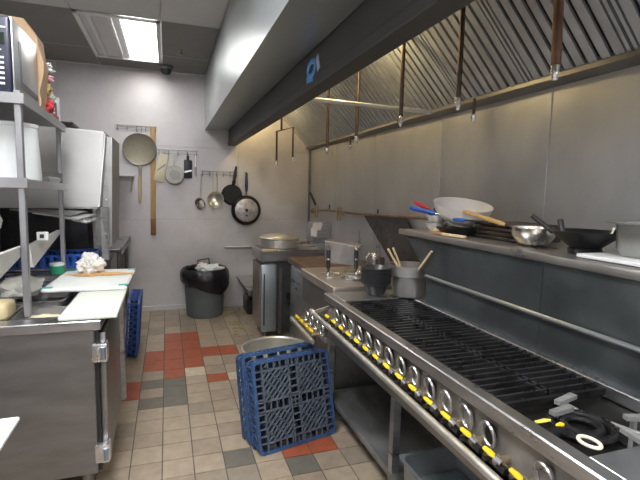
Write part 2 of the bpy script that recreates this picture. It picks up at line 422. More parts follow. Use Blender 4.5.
bm = new(); lathe(bm, [(0, -.02), (.017, -.02), (.019, 0), (.017, .02), (0, .02)], 14, (.803, 2.465, .742), Matrix.Rotation(PI / 2, 4, 'X')); obj('rail_end', bm, steel_b, rng, True)
bm = new(); bar(bm, (.803, 2.44, .745), (.90, 2.43, .775), .012, .02); obj('rail_bracket', bm, steel, rng, True)
for xx, ms in ((.977, steel), (1.62, steel_d)):
    for yy in (2.60, 1.74, .45):
        bm = new(); bar(bm, (xx, yy, 0), (xx, yy, .655 if yy < 2.4 else .66), .036, .036, (0, 1, 0)); obj('leg', bm, ms, rng, True)
bm = new(); box(bm, .98, 1.64, RY0, 2.62, .15, .165, .002); box(bm, .958, .982, RY0, 2.62, .135, .170, .004); box(bm, .98, 1.64, 2.60, 2.62, .135, .170, .003)
obj('undershelf', bm, mat('undershelf_steel', (.25, .25, .245), .42, .8, .6, 6, .03, (1, .4, 1), rvar=.12), rng, True)
bm = new(); box(bm, .96, .99, RY0, 2.62, .655, .664); box(bm, 1.60, 1.64, RY0, 2.62, .655, .664); obj('stand_rail', bm, steel_d, rng, True)
# cooking grates: 4 x 2 panels of bars
gy = [.99 + .292 * i for i in range(5)]
for a, b in zip(gy, gy[1:]):
    for x0, x1 in ((RX + .05, 1.068), (1.078, 1.266)):
        bm = new(); n = 8
        for q in range(n):
            yy = a + .016 + (b - a - .032) * q / (n - 1)
            bar(bm, (x0, yy, RT - .012), (x1, yy, RT - .012), .009, .016)
        for xx in (x0 + .006, x1 - .006): bar(bm, (xx, a + .006, RT - .018), (xx, b - .006, RT - .018), .012, .018)
        bar(bm, ((x0 + x1) / 2, a + .006, RT - .026), ((x0 + x1) / 2, b - .006, RT - .026), .01, .014)
        obj('grate', bm, grate_m, rng, True)
# near open burner
bm = new()
for r, z in ((.075, RT - .03), (.045, RT - .03)): tube(bm, [(1.03 + r * math.cos(a), .845 + r * math.sin(a), z) for a in [2 * PI * k / 28 for k in range(28)]], .011, 8, True)
tube(bm, [(.885, .845, RT - .035), (.99, .845, RT - .035)], .014, 10)
for k in range(24):
    a = 2 * PI * k / 24; tube(bm, [(1.03 + .075 * math.cos(a), .845 + .075 * math.sin(a), RT - .03), (1.03 + .075 * math.cos(a), .845 + .075 * math.sin(a), RT - .017)], .004, 6)
obj('burner', bm, iron_m, rng, True)
bm = new(); tube(bm, [(1.09, .96, RT - .028), (1.09, .90, RT - .026), (1.13, .78, RT - .026), (1.2, .7, RT - .028)], .005, 8); obj('pilot_tube', bm, alu_m, rng, True)
for p, q in (((1.125, .958), (1.025, .932)), ((1.052, .902), (.962, .889)), ((1.195, .802), (1.14, .82)), ((1.076, .715), (1.085, .785))):
    bm = new(); p = Vector((*p, RT - .004)); q = Vector((*q, RT - .004)); d = (q - p) * .85; sd = Vector((-d.y, d.x, 0)).normalized() * .011
    slab(bm, [p - sd, p + sd, p + d + sd * .8, p + d - sd * .8], (0, 0, -.012)); bar(bm, p + d * .5 + Vector((0, 0, -.01)), p + d * .5 + Vector((0, 0, -.05)), .012, .012, (1, 0, 0))
    obj('pan_support', bm, mat('support_iron', (.42, .42, .41), .45, .6, .25, 30), rng, True)
bm = new(); bar(bm, (RX + .05, .975, RT - .02), (1.266, .975, RT - .02), .012, .02); bar(bm, (1.08, .70, RT - .05), (1.08, .98, RT - .05), .012, .02); obj('divider_bar', bm, iron_m, rng, True)
# valves and knob guards
for k in range(17):
    y = 2.215 - .1 * k; zc = .772 - .0012 * k
    bm = new(); tube(bm, [(.862, y, zc - .012), (.838, y, zc - .012)], .012, 10); tube(bm, [(.838, y, zc - .012), (.815, y, zc - .012)], .008, 10)
    tube(bm, [(.835, y - .022, zc - .02), (.835, y + .016, zc - .006)], .0075, 8)
    v = obj('valve', bm, brass_m, rng, True)
    bm = new()
    tube(bm, [(.818, y + .0, zc), (.813, y + .014, zc + .006), (.810, y + .036, zc + .011)], [.007, .0098, .007], 8)
    for q in bm.verts: q.co.z = zc + .008 + (q.co.z - zc - .008) * .8
    obj('handle', bm, yellow_m, v, True)
    bm = new(); tube(bm, [(.824, y - .018, zc - .006), (.818, y + .004, zc + .001)], .0085, 8); obj('lever_nut', bm, steel_b, v, True)
    bm = new(); tube(bm, [(.826, y - .035, zc - .022), (.826, y + .03, zc - .018)], .011, 8); tube(bm, [(.80, y + .025, zc - .015), (.83, y + .02, zc - .015)], .007, 8); obj('valve_body', bm, iron_m, v, True)
    if k != 13:
        bm = new(); n = 18
        prof = [(y - .030 + .027 * math.cos(2 * PI * i / n) , zc + .022 + .036 * math.sin(2 * PI * i / n)) for i in range(n)]
        tube(bm, [(.850 - .008 * math.sin(2 * PI * i / n), a, b) for i, (a, b) in enumerate(prof)], .0055, 8, True)
        if k != 10:
            slab(bm, [(.858, y - .030 + .022 * math.cos(2 * PI * i / n), zc + .022 + .03 * math.sin(2 * PI * i / n)) for i in range(n)], (.003, 0, 0), 0 if k % 3 == 2 else 1)
        obj('knob_guard', bm, [steel, iron_m], rng, True)
# onion and scraps near the burner
bm = new(); tube(bm, [(.925 + .019 * math.cos(a), .735 + .026 * math.sin(a), RT + .004) for a in [2 * PI * k / 22 for k in range(22)]], .0045, 8, True)
tag(obj('onion_ring', bm, onion_m), 'pale onion ring lying at the front of open burner', 'food')
for i, (x, y, l) in enumerate(((.915, .862, .028), (.945, .835, .013))):
    bm = new(); blob(bm, (x, y, RT - .008), (l, .007, .004), 2, .4, 3, None, i)
    tag(obj('food_scrap', bm, yellow_m if i else mat('pepper', (.62, .6, .1), .5)), ['yellowish pepper strip on stove beside left pan support', 'small yellow scrap just behind the pepper strip on stove'][i], 'food')
# hotel pan on the undershelf
hp = thing('hotel_pan', 'deep grey steel pan on the range undershelf behind the leg', 'pan', (1.10, 1.37, .166))
def hotel(parent, x0, x1, y0, y1, h, m, name='pan_body', lip=.012, th=.003):
    bm = new()
    def ring(ins, z, r):
        pts = []
        for cx, cy, a0 in ((x1 - ins - r, y1 - ins - r, 0), (x0 + ins + r, y1 - ins - r, 90), (x0 + ins + r, y0 + ins + r, 180), (x1 - ins - r, y0 + ins + r, 270)):
            for q in range(5):
                a = math.radians(a0 + q * 22.5); pts.append(bm.verts.new((cx + r * math.cos(a), cy + r * math.sin(a), z)))
        return pts
    seq = [ring(lip + .018, 0, .03), ring(lip + .004, .02, .035), ring(lip, h - .006, .035), ring(0, h - .004, .02), ring(0, h, .02), ring(lip + th, h - .001, .032), ring(lip + th + .006, .024, .03), ring(lip + .022, th + .002, .028)]
    n = len(seq[0])
    for a, b in zip(seq, seq[1:]):
        for k in range(n): bm.faces.new((a[k], a[(k + 1) % n], b[(k + 1) % n], b[k]))
    bm.faces.new(seq[0][::-1]); bm.faces.new(seq[-1])
    return obj(name, bm, m, parent)
hotel(hp, -.165, .165, -.265, .265, .15, mat('grey_pan', (.26, .28, .29), .4, .6, .15, 8))
bm = new(); box(bm, -.135, .135, -.235, .235, .02, .05); obj('water', bm, water_m, hp)

# ------------------------------------------------------------------ pasta cooker with its own manifold
pc = thing('pasta_cooker', 'stainless pasta cooker with baskets between range and fryers', 'cooker', (1.2, 2.75, 0))
bm = new(); box(bm, .915, 1.60, 2.41, 3.06, .67, .845, .004); box(bm, 1.03, 1.60, 2.66, 3.06, .10, .67, .004); obj('body', bm, steel_d, pc, True)
bm = new(); box(bm, .905, 1.62, 2.40, 3.07, .845, .90, .005); obj('top', bm, mat('cooker_top', (.56, .50, .44), .38, .85, .15, 8, rvar=.1), pc, True)
for xx in (1.07, 1.56):
    for yy in (2.70, 3.02):
        bm = new(); tube(bm, [(xx, yy, 0), (xx, yy, .10)], .02, 10); obj('leg', bm, steel_d, pc, True)
for xx, yy in ((1.10, 2.60), (1.03, 2.78), (1.25, 2.62), (1.2, 2.8)):
    bm = new(); lathe(bm, [(0, 0), (.055, 0), (.062, .003), (.066, .006), (.066, .010), (.055, .008), (.05, .004), (0, .003)], 24, (xx, yy, .90)); obj('well_ring', bm, steel_b, pc, True)
bm = new(); tube(bm, [(.795, 2.87, .585), (.795, 2.42, .575)], .013, 12); obj('front_rail', bm, alu_m, pc, True)
bm = new(); lathe(bm, [(0, -.018), (.017, -.018), (.018, 0), (.017, .018), (0, .018)], 14, (.795, 2.87, .585), Matrix.Rotation(PI / 2, 4, 'X')); obj('rail_end', bm, steel_b, pc, True)
bm = new(); bar(bm, (.795, 2.86, .59), (.90, 2.86, .59), .012, .02); box(bm, .87, 1.035, 2.66, 2.9, .56, .60, .003); box(bm, .87, .92, 2.42, 2.66, .56, .60, .003); obj('manifold', bm, steel, pc, True)
for k in range(4):
    y = 2.80 - .1 * k; zc = .605
    bm = new(); tube(bm, [(.86, y, zc - .012), (.835, y, zc - .012)], .012, 10); tube(bm, [(.835, y, zc - .012), (.812, y, zc - .012)], .008, 8); v = obj('valve', bm, brass_m, pc, True)
    bm = new(); tube(bm, [(.822, y + .004, zc), (.816, y + .024, zc + .007), (.812, y + .05, zc + .012)], [.0075, .0095, .007], 8); obj('handle', bm, yellow_m, v, True)
    bm = new(); tube(bm, [(.865, y - .03 + .027 * math.cos(2 * PI * i / 18), zc + .022 + .036 * math.sin(2 * PI * i / 18)) for i in range(18)], .0042, 8, True); obj('knob_guard', bm, steel_b, pc, True)
# noodle baskets on a tilted rack plate
t = thing('basket_lifter', 'tilted stainless basket rack with two black handles on pasta cooker', 'basket', (1.08, 2.72, .91))
bm = new(); slab(bm, [(-.11, .03, .225), (.11, -.03, .19), (.13, .0, .05), (-.09, .06, .075)], (.0, .012, .004)); obj('back_plate', bm, steel_d, t)
bm = new(); slab(bm, [(-.11, .03, .225), (.11, -.03, .19), (.17, .04, .192), (-.05, .10, .225)], (0, 0, -.008)); obj('top_flange', bm, mat('stained_flange', (.42, .36, .32), .4, .8, .15, 15), t)
for x, yy in ((-.092, .0), (.085, -.045)):
    bm = new(); tube(bm, [(x, yy, .015), (x, yy, .045)], .008, 10); tube(bm, [(x, yy, .045), (x - .002, yy, .165)], .0135, 12); 
    h = obj('handle', bm, black_m, t)
    bm = new(); lathe(bm, [(0, 0), (.0142, 0), (.0145, .012), (0, .012)], 14, (x, yy, .10)); obj('ferrule', bm, steel_b, h)
    bm = new(); tube(bm, [(x, yy, .16), (x, yy + .03, .185)], .006, 8); obj('hook_end', bm, steel_b, h)
    bm = new(); tube(bm, [(x, yy, -.008), (x, yy, .018)], .010, 8); obj('foot', bm, steel_b, h)
t = thing('pot_faucet', 'small faucet valve with black lever behind the baskets', 'faucet', (1.27, 2.62, .90))
bm = new(); tube(bm, [(0, 0, .0), (0, 0, .13)], .011, 10); tube(bm, [(0, 0, .13), (-.05, -.02, .16), (-.075, -.03, .13)], .009, 10); blob(bm, (0, 0, .14), (.03, .03, .028), 2, .1); obj('body', bm, steel_b, t)
bm = new(); tube(bm, [(-.08, -.05, .10), (-.115, -.09, .0)], [.012, .008], 10); obj('lever', bm, black_m, t)
bm = new(); box(bm, .02, .065, -.02, .03, .08, .135, .005); obj('block', bm, copper_m, t)
# leaning sheet panel on the right wall
bm = new(); slab(bm, [(1.725, 3.83, 1.262), (1.725, 3.08, 1.285), (1.70, 2.45, .90), (1.70, 3.18, .90)], (-.012, 0, 0))
tag(obj('sheet_panel', bm, mat('dark_sheet', (.11, .105, .10), .25, .9, .25, 5, rvar=.1)), 'dark slanted metal sheet leaning on right wall under the brown pipe', 'panel')
# brown water pipe with mixer taps along the wall
t = thing('wall_pipe', 'brown water pipe with taps running along the right wall', 'pipe', (1.70, 4.0, 1.25))
bm = new(); tube(bm, [(1.70, 5.40, 1.21), (1.70, 4.7, 1.245), (1.70, 3.9, 1.25), (1.70, 2.34, 1.295)], .012, 10); obj('run', bm, mat('worn_pipe', (.32, .23, .18), .4, .75, .3, 25), t, True)
bm = new(); lathe(bm, [(0, 0), (.035, 0), (.035, .02), (.012, .04), (0, .04)], 16, (1.736, 5.36, 1.21), Matrix.Rotation(-PI / 2, 4, 'Y')); obj('flange', bm, brass_m, t, True)
for yy, zz in ((5.0, 1.235), (4.28, 1.245)):
    bm = new()
    tube(bm, [(1.68, yy + .12, zz - .005), (1.66, yy, zz - .03), (1.66, yy - .14, zz + .0)], .013, 10)
    tube(bm, [(1.66, yy + .05, zz + .05), (1.63, yy - .02, zz - .08)], .008, 8); tube(bm, [(1.66, yy - .03, zz + .05), (1.63, yy - .1, zz - .08)], .008, 8)
    v = obj('tap', bm, brass_m, t, True)
    if yy > 4.9:
        bm = new(); tube(bm, [(1.66, yy + .07, zz + .06), (1.63, yy + .19, zz + .2)], .014, 10); obj('tap_lever', bm, black_m, v, True)
for yy in (4.72, 3.5):
    bm = new(); tube(bm, [(1.71, yy, 1.25), (1.71, yy, 1.31)], .008, 8); obj('clip', bm, copper_m, t, True)

# ------------------------------------------------------------------ fryers at the back
fr = thing('deep_fryer', 'tall stainless fryer with pale blue-grey door at the back', 'fryer', (1.2, 4.5, 0))
bm = new(); box(bm, .87, 1.66, 4.22, 4.60, .10, .77, .004); obj('body', bm, mat('fryer_dark', (.15, .15, .155), .42, .8, .2, 6), fr, True)
bm = new(); box(bm, .835, 1.50, 4.18, 4.66, .77, .88, .006); obj('top_tank', bm, steel, fr, True)
bm = new(); box(bm, .835, .985, 4.15, 4.215, .09, .75, .012, 2); d = obj('door', bm, mat('door_bluegrey', (.34, .38, .41), .4, .7, .08, 6), fr, True)
bm = new(); bar(bm, (.862, 4.145, .16), (.862, 4.145, .66), .01, .012, (0, 1, 0)); obj('handle_strip', bm, black_m, d, True)
bm = new(); slab(bm, [(.832, 4.225, .12), (.832, 4.58, .12), (.832, 4.58, .74), (.832, 4.225, .74)], (.03, 0, 0)); obj('front_panel', bm, mat('front_orange', (.46, .40, .35), .35, .8, .15, 6), fr, True)
bm = new(); box(bm, 1.02, 1.05, 4.19, 4.22, .05, .70, .004); obj('post', bm, steel_d, fr, True)
bm = new(); box(bm, .83, .985, 4.12, 4.18, .87, .90, .012, 2); obj('front_grip', bm, mat('grip_tan', (.48, .40, .27), .5, .3), fr, True)
for xx in (.90, 1.6):
    for yy in (4.27, 4.55):
        bm = new(); tube(bm, [(xx, yy, 0), (xx, yy, .10)], .022, 10); obj('leg', bm, steel_d, fr, True)
bm = new(); box(bm, 1.10, 1.13, 4.16, 4.22, .34, .36, .003); box(bm, 1.09, 1.14, 4.17, 4.22, .40, .46, .004); obj('drain_valve', bm, black_m, fr, True)
f2 = thing('small_fryer', 'narrower fryer with rounded stainless front beside the pasta cooker', 'fryer', (1.3, 3.6, 0))
bm = new(); box(bm, 1.06, 1.66, 3.25, 3.95, .10, .79, .035, 4); obj('body', bm, steel, f2, True)
bm = new(); box(bm, 1.05, 1.66, 3.22, 3.98, .79, .845, .006); obj('top', bm, stain_m, f2, True)
bm = new(); tube(bm, [(1.52, 3.24, .82), (1.52, 3.21, .82), (1.36, 3.21, .82), (1.36, 3.24, .82)], .006, 8); obj('grip', bm, alu_m, f2, True)
for xx in (1.1, 1.6):
    for yy in (3.3, 3.9):
        bm = new(); tube(bm, [(xx, yy, 0), (xx, yy, .10)], .02, 10); obj('leg', bm, steel_d, f2, True)
t = thing('fryer_lid_pan', 'wide round steel pan with side handle on top of fryer', 'pan', (1.075, 4.43, .881))
bm = new(); lathe(bm, [(0, 0), (.185, 0), (.195, .01), (.195, .085), (.205, .09), (.205, .1), (.19, .115), (.12, .13), (0, .135)], 36); obj('pan_body', bm, alu_m, t)
bm = new(); tube(bm, [(.12, -.16, .06), (.16, -.22, .065), (.22, -.19, .065), (.2, -.09, .06)], .009, 8); obj('handle', bm, brass_m, t)
t = thing('towel_dispenser', 'stainless dispenser box with white paper label near wall corner', 'dispenser', (1.65, 4.8, .88))
bm = new(); box(bm, 1.53, 1.736, 4.72, 4.98, .88, 1.10, .006); obj('box_body', bm, steel, t, True)
bm = new(); slab(bm, [(1.52, 4.72, 1.105), (1.63, 4.715, 1.11), (1.61, 4.715, 1.02), (1.51, 4.72, 1.03)], (0, -.006, 0)); slab(bm, [(1.49, 4.70, 1.05), (1.565, 4.70, 1.04), (1.56, 4.69, .945), (1.49, 4.69, .965)], (0, -.004, 0)); obj('paper_label', bm, mat('label_paper', (.75, .70, .70), .8), t, True)
t = thing('side_table', 'low stainless drain table against back wall left of fryer', 'table', (.93, 5.1, 0))
bm = new(); box(bm, .80, 1.06, 4.70, 5.53, .37, .39, .003); box(bm, .80, 1.06, 4.69, 4.705, .33, .39, .003); obj('table_top', bm, steel, t, True)
bm = new(); bar(bm, (.98, 4.75, 0), (.98, 4.75, .37), .03, .03, (0, 1, 0)); obj('leg', bm, steel_d, t, True)
bm = new(); bar(bm, (.98, 5.48, 0), (.98, 5.48, .37), .03, .03, (0, 1, 0)); obj('leg', bm, steel_d, t, True)
bm = new(); box(bm, .86, .95, 5.1, 5.4, .001, .2, .02); tag(obj('storage_tub', bm, black_m), 'dark tub in the shade under the low drain table', 'tub')
bm = new(); box(bm, .66, .98, 5.50, 5.556, .745, .757, .002); tag(obj('wall_ledge', bm, steel_l), 'thin pale metal ledge on back wall left of the fryer pan', 'shelf')

# ------------------------------------------------------------------ things on range top and shelf
for i in range(8):
    z = RT + .002 + i * .0115
    bm = new(); lathe(bm, [(0, 0), (.045, 0), (.05, .008), (.068, .05), (.079, .066), (.086, .069), (.087, .075), (.079, .076), (.064, .052), (.047, .014), (0, .010)], 28)
    o = obj('dark_bowl', bm, darkbowl_m); o.location = (1.105 + random.uniform(-.002, .002), 2.255 + random.uniform(-.002, .002), z)
    nth = ['bottom', 'second', 'third', 'fourth', 'fifth', 'sixth', 'seventh', 'topmost'][i]
    tag(o, f'dark round bowl, {nth} from below in the stack beside steel pot' if 0 < i < 7 else f'dark round bowl, {nth} one of the stack beside steel pot', 'bowl', 'stacked dark bowls on the range end')
STICK = [(1.145, 2.2, 1.145), (1.175, 2.2, 1.15), (1.287, 1.99, 1.157)]
pot = thing('steel_pot', 'tall dented aluminium pot holding wooden sticks on range end', 'pot', (1.285, 2.20, RT))
bm = new(); lathe(bm, [(0, 0), (.088, 0), (.094, .006), (.096, .112), (.100, .116), (.113, .118), (.113, .168), (.118, .17), (.118, .175), (.109, .174), (.108, .122), (.090, .118), (.088, .012), (0, .01)], 40); obj('pot_body', bm, potw_m, pot)
bm = new(); tube(bm, [(.108, -.03, .13), (.16, -.06, .125), (.19, -.09, .12)], .008, 8); obj('handle', bm, alu_m, pot)
bm = new(); lathe(bm, [(0, .02), (.086, .02), (.086, .12), (0, .121)], 30); obj('contents', bm, broth_m, pot)
for i, (p, q) in enumerate((((1.255, 2.20, .98), STICK[0]), ((1.27, 2.22, .98), STICK[1]), ((1.27, 2.14, .99), STICK[2]))):
    bm = new(); tube(bm, [p, q], .006, 8); tag(obj('wooden_stick', bm, wood_l), ['wooden stick leaning furthest left in the steel pot', 'second wooden stick leaning left in the steel pot', 'wooden stick leaning right in the steel pot'][i], 'utensil')
ZS = 1.246
for i in range(2):
    bm = new(); lathe(bm, [(0, 0), (.03, 0), (.034, .008), (.055, .03), (.060, .048), (.055, .047), (.05, .03), (0, .012)], 28)
    o = obj('patterned_bowl', bm, mat('patterned_bowl', (.50, .49, .46), .35, 0, .5, 40)); o.location = (1.40, 2.13, ZS + i * .042)
    tag(o, ['lower patterned white bowl at far shelf end', 'upper patterned white bowl holding tools at far shelf end'][i], 'bowl', 'two patterned bowls on the shelf end')
def tool(name, label, p, q, r0, r1, m1, m2, split=.5):
    t = thing(name, label, 'utensil', p); p = Vector(p); q = Vector(q); d = q - p
    bm = new(); tube(bm, [(0, 0, 0), d * split], r0, 8); obj('blade', bm, m2, t)
    bm = new(); tube(bm, [d * split, d * (split + .08), d * .92, d], [r1 * .7, r1, r1, r1 * .6], 10); obj('grip', bm, m1, t)
tool('blue_handled_knife', 'blue-handled knife pointing left out of the patterned bowls', (1.40, 2.10, ZS + .095), (1.31, 2.27, ZS + .125), .005, .013, bluep_m, steel_b, .15)
tool('second_blue_knife', 'shorter blue-handled knife under the long blue handle', (1.41, 2.14, ZS + .09), (1.36, 2.16, ZS + .105), .005, .013, bluep_m, steel_b, .1)
tool('red_handled_tool', 'red-handled tool above the blue knife on far shelf end', (1.40, 2.13, ZS + .10), (1.40, 2.38, ZS + .155), .004, .011, red_m, steel_b, .35)
tool('black_handled_tool', 'black-handled tool standing up in the patterned bowl', (1.41, 2.12, ZS + .08), (1.42, 2.19, ZS + .125), .004, .009, black_m, steel_b, .3)
for x, y, rr, lb in ((1.445, 1.97, .15, 'wide black pan lying under the big white bowl'),):
    t = thing('black_pan', lb, 'pan', (x, y, ZS)); bm = new(); lathe(bm, [(0, 0), (.10, 0), (.128, .03), (.132, .034), (.125, .032), (.098, .006), (0, .005)], 32); obj('pan_body', bm, iron_m, t)
bm = new(); lathe(bm, [(0, .0), (.062, 0), (.066, .010), (.10, .028), (.135, .062), (.148, .10), (.151, .106), (.145, .104), (.13, .066), (.095, .034), (.06, .018), (0, .016)], 40)
o = obj('white_mixing_bowl', bm, bowlw_m); o.location = (1.455, 2.0, ZS + .052); o.rotation_euler = (math.radians(13), math.radians(-2), 0); tag(o, 'big white mixing bowl with pinkish inside on the high shelf', 'bowl')
tool('blue_grip_knife', 'blue-gripped knife lying across front of the white bowl', (1.35, 1.70, ZS + .085), (1.315, 1.86, ZS + .085), .004, .009, bluep_m, black_m, .55)
for i, (x, y, l, a) in enumerate(((1.325, 2.0, .10, .2), (1.32, 1.86, .16, .1), (1.335, 2.02, .05, .9))):
    bm = new(); box(bm, -.013, .013, -l / 2, l / 2, 0, .012, .005, 2); o = obj('wooden_scraper', bm, wood_l if i != 0 else mat('scraper_brown', (.36, .2, .1), .5, 0, .2, 20)); o.location = (x, y, ZS + .012 * (i == 2)); o.rotation_euler.z = a
    tag(o, ['short brown wooden scraper at shelf edge below patterned bowls', 'pale wooden scraper lying along the shelf edge under white bowl', 'stubby wooden scraper lying on the brown one at shelf edge'][i], 'utensil')
t = thing('griddle_plate_stack', 'dark flat griddle plates lying behind the wooden spoon', 'griddle', (1.58, 1.72, ZS))
for k in range(4):
    bm = new(); box(bm, -.14, .12, -.14, .14, .02 * k, .02 * k + .016, .003); obj('plate', bm, mat('griddle_brown', (.05, .04, .035), .4, .5, .4, 15), t)
bm = new(); lathe(bm, [(0, 0), (.05, 0), (.06, .005), (.085, .04), (.09, .07), (.0905, .074), (.087, .073), (.082, .042), (.058, .01), (0, .007)], 36)
o = obj('steel_mixing_bowl', bm, mat('ridged_steel', (.66, .64, .6), .22, .95, .1, 4)); o.location = (1.45, 1.49, ZS + .002); tag(o, 'shiny steel mixing bowl in mid shelf beside the black wok', 'bowl')
tool('wooden_spoon', 'long wooden-handled ladle resting from steel bowl towards white bowl', (1.45, 1.53, ZS + .055), (1.37, 1.86, ZS + .125), .006, .0105, wood_m, black_m, .30)
t = thing('black_wok', 'black wok-shaped pan with two stub handles on high shelf', 'wok', (1.45, 1.24, ZS))
bm = new(); lathe(bm, [(0, .0), (.055, 0), (.058, .018), (.052, .022), (.11, .07), (.122, .082), (.118, .084), (.10, .068), (.045, .028), (0, .025)], 40); obj('pan_body', bm, wok_m, t)
bm = new(); tube(bm, [(-.06, .09, .07), (-.10, .16, .13)], .0095, 10); obj('handle', bm, black_m, t)
bm = new(); tube(bm, [(-.02, .085, .07), (-.01, .11, .115)], .011, 10); obj('handle', bm, black_m, t)
bm = new(); tube(bm, [(.04, -.07, .075), (.045, -.075, .1)], .007, 8); tube(bm, [(.06, -.06, .075), (.065, -.065, .1)], .006, 8); obj('rivet_lug', bm, steel_b, t)
sp = thing('steam_pan', 'steel steam-table pan at the right end of high shelf', 'pan', (1.47, 1.02, ZS + .016))
hotel(sp, -.09, .09, -.10, .10, .11, mat('steam_steel', (.42, .42, .40), .35, .9, .1, 6), lip=.016)
bm = new(); box(bm, 1.33, 1.55, .80, 1.17, ZS + .001, ZS + .014, .004, 2); tag(obj('folded_towel', bm, plastic_w), 'white folded towel under the steel steam-table pan', 'towel')

# ------------------------------------------------------------------ dish racks and stock pot on the floor
def ring_rect(bm, W, Hh, t, y0, y1, r=.03, cz=None, n=5):
    cz = Hh / 2 if cz is None else cz
    def loop(ins, y):
        pts = []; hw, hh, rr = W / 2 - ins, Hh / 2 - ins, max(r - ins, .004)
        for sx, sz, a0 in ((1, 1, 0), (-1, 1, 90), (-1, -1, 180), (1, -1, 270)):
            for q in range(n):
                a = math.radians(a0 + 90 * q / (n - 1)); pts.append(bm.verts.new((sx * (hw - rr) + rr * math.cos(a), y, cz + sz * (hh - rr) + rr * math.sin(a))))
        return pts
    L = [loop(0, y0), loop(0, y1), loop(t, y1), loop(t, y0)]; k = len(L[0])
    for a, b in zip(L, L[1:] + L[:1]):
        for i in range(k): bm.faces.new((a[i], a[(i + 1) % k], b[(i + 1) % k], b[i]))
def clip_diag(u0, u1, v0, v1, k, s):
    pts = []
    for u in (u0, u1):
        v = s * u + k
        if v0 - 1e-9 <= v <= v1 + 1e-9: pts.append((u, v))
    for v in (v0, v1):
        u = (v - k) / s
        if u0 + 1e-9 < u < u1 - 1e-9: pts.append((u, v))
    return pts[:2] if len(pts) >= 2 else None
def dish_rack(label, loc, rot, group, m, W=.5, D=.10, mb=None):
    t = thing('dish_rack', label, 'dish rack', loc, rot, group); h = W
    bm = new(); ring_rect(bm, W, h, .016, 0, .018, .035); ring_rect(bm, W, h, .012, D - .018, D, .035); ring_rect(bm, W - .01, h - .01, .007, D * .45, D * .52, .03, h / 2); obj('rim_frame', bm, m, t)
    for s in range(4):
        bm = new(); n = 9
        for q in range(n):
            a = -W / 2 + .03 + (W - .06) * q / (n - 1); b = a + (W - .06) / (n - 1) * (.5 if q < n - 1 else 0)
            ends = []
            for c, y in ((a, .012), (b, D - .01)):
                if s == 0: ends.append((c, y, .006))
                elif s == 1: ends.append((c, y, h - .006))
                elif s == 2: ends.append((-W / 2 + .006, y, h / 2 + c))
                else: ends.append((W / 2 - .006, y, h / 2 + c))
            bar(bm, ends[0], ends[1], .012, .007)
            if q < n - 1:
                e2 = Vector(ends[1]); e3 = Vector(ends[0]); st = Vector((1, 0, 0)) if s < 2 else Vector((0, 0, 1)); st *= (W - .06) / (n - 1)
                bar(bm, e2, e3 + st, .01, .006)
        obj('side_wall', bm, m, t)
    bm = new(); y = .007
    lim = W / 2 - .015
    for c in (-.195, -.026, .026, .195):
        bar(bm, (c, y, h / 2 - lim), (c, y, h / 2 + lim), .008, .013, (0, 1, 0)); bar(bm, (-lim, y, h / 2 + c), (lim, y, h / 2 + c), .008, .013, (0, 1, 0))
    cells = [i * .039 - .195 for i in range(11)]
    for c in cells:
        for a, b in ((-lim, -.195), (.195, lim), (-.026, .026)):
            bar(bm, (c, y, h / 2 + a), (c, y, h / 2 + b), .007, .011, (0, 1, 0)); bar(bm, (a, y, h / 2 + c), (b, y, h / 2 + c), .007, .011, (0, 1, 0))
    for u0, u1 in ((-.195, -.026), (.026, .195)):
        for v0, v1 in ((-.195, -.026), (.026, .195)):
            for s, stp in ((1.0, .034), (-1.0, .068)):
                for q in range(-14, 15):
                    r_ = clip_diag(u0, u1, v0, v1, q * stp + (v0 - s * u0), s)
                    if r_ and (Vector(r_[0]) - Vector(r_[1])).length > .008:
                        bar(bm, (r_[0][0], y, h / 2 + r_[0][1]), (r_[1][0], y, h / 2 + r_[1][1]), .010 if s > 0 else .007, .012, (0, 1, 0))
    obj('lattice_base', bm, mb or m, t)
    bm = new()
    for q in range(6):
        c = -.2 + .08 * q
        box(bm, c - .002, c + .002, .016, D - .022, h / 2 - lim, h / 2 + lim); box(bm, -lim, lim, .016, D - .022, h / 2 + c - .002, h / 2 + c + .002)
    obj('compartment_grid', bm, latt_shade, t)  # dark dividers put in so the lattice holes read as shade
    return t
ang = math.radians(13.5)
lean = math.radians(-14)
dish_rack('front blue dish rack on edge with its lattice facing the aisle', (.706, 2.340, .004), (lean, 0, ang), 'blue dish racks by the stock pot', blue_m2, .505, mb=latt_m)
dish_rack('rear blue dish rack on edge between front rack and stock pot', (.668, 2.462, .004), (lean, 0, ang), 'blue dish racks by the stock pot', blue_m2, .505, mb=latt_shade)
sp = thing('stock_pot', 'large aluminium stock pot on the floor behind the dish racks', 'pot', (.715, 3.02, 0))
bm = new(); lathe(bm, [(0, 0), (.215, 0), (.225, .01), (.228, .335), (.238, .34), (.24, .35), (.232, .352), (.222, .34), (.219, .06), (0, .055)], 48); obj('pot_body', bm, mat('old_aluminium', (.50, .49, .45), .42, .7, .15, 10, rvar=.1), sp)
bm = new(); lathe(bm, [(0, .06), (.218, .06), (.218, .245), (.16, .25), (0, .255)], 36); obj('contents', bm, broth_m, sp)
dish_rack('blue dish rack standing on edge past the cutting boards', (-.26, 4.235, .004), (math.radians(4), 0, PI / 2), None, blue_m)

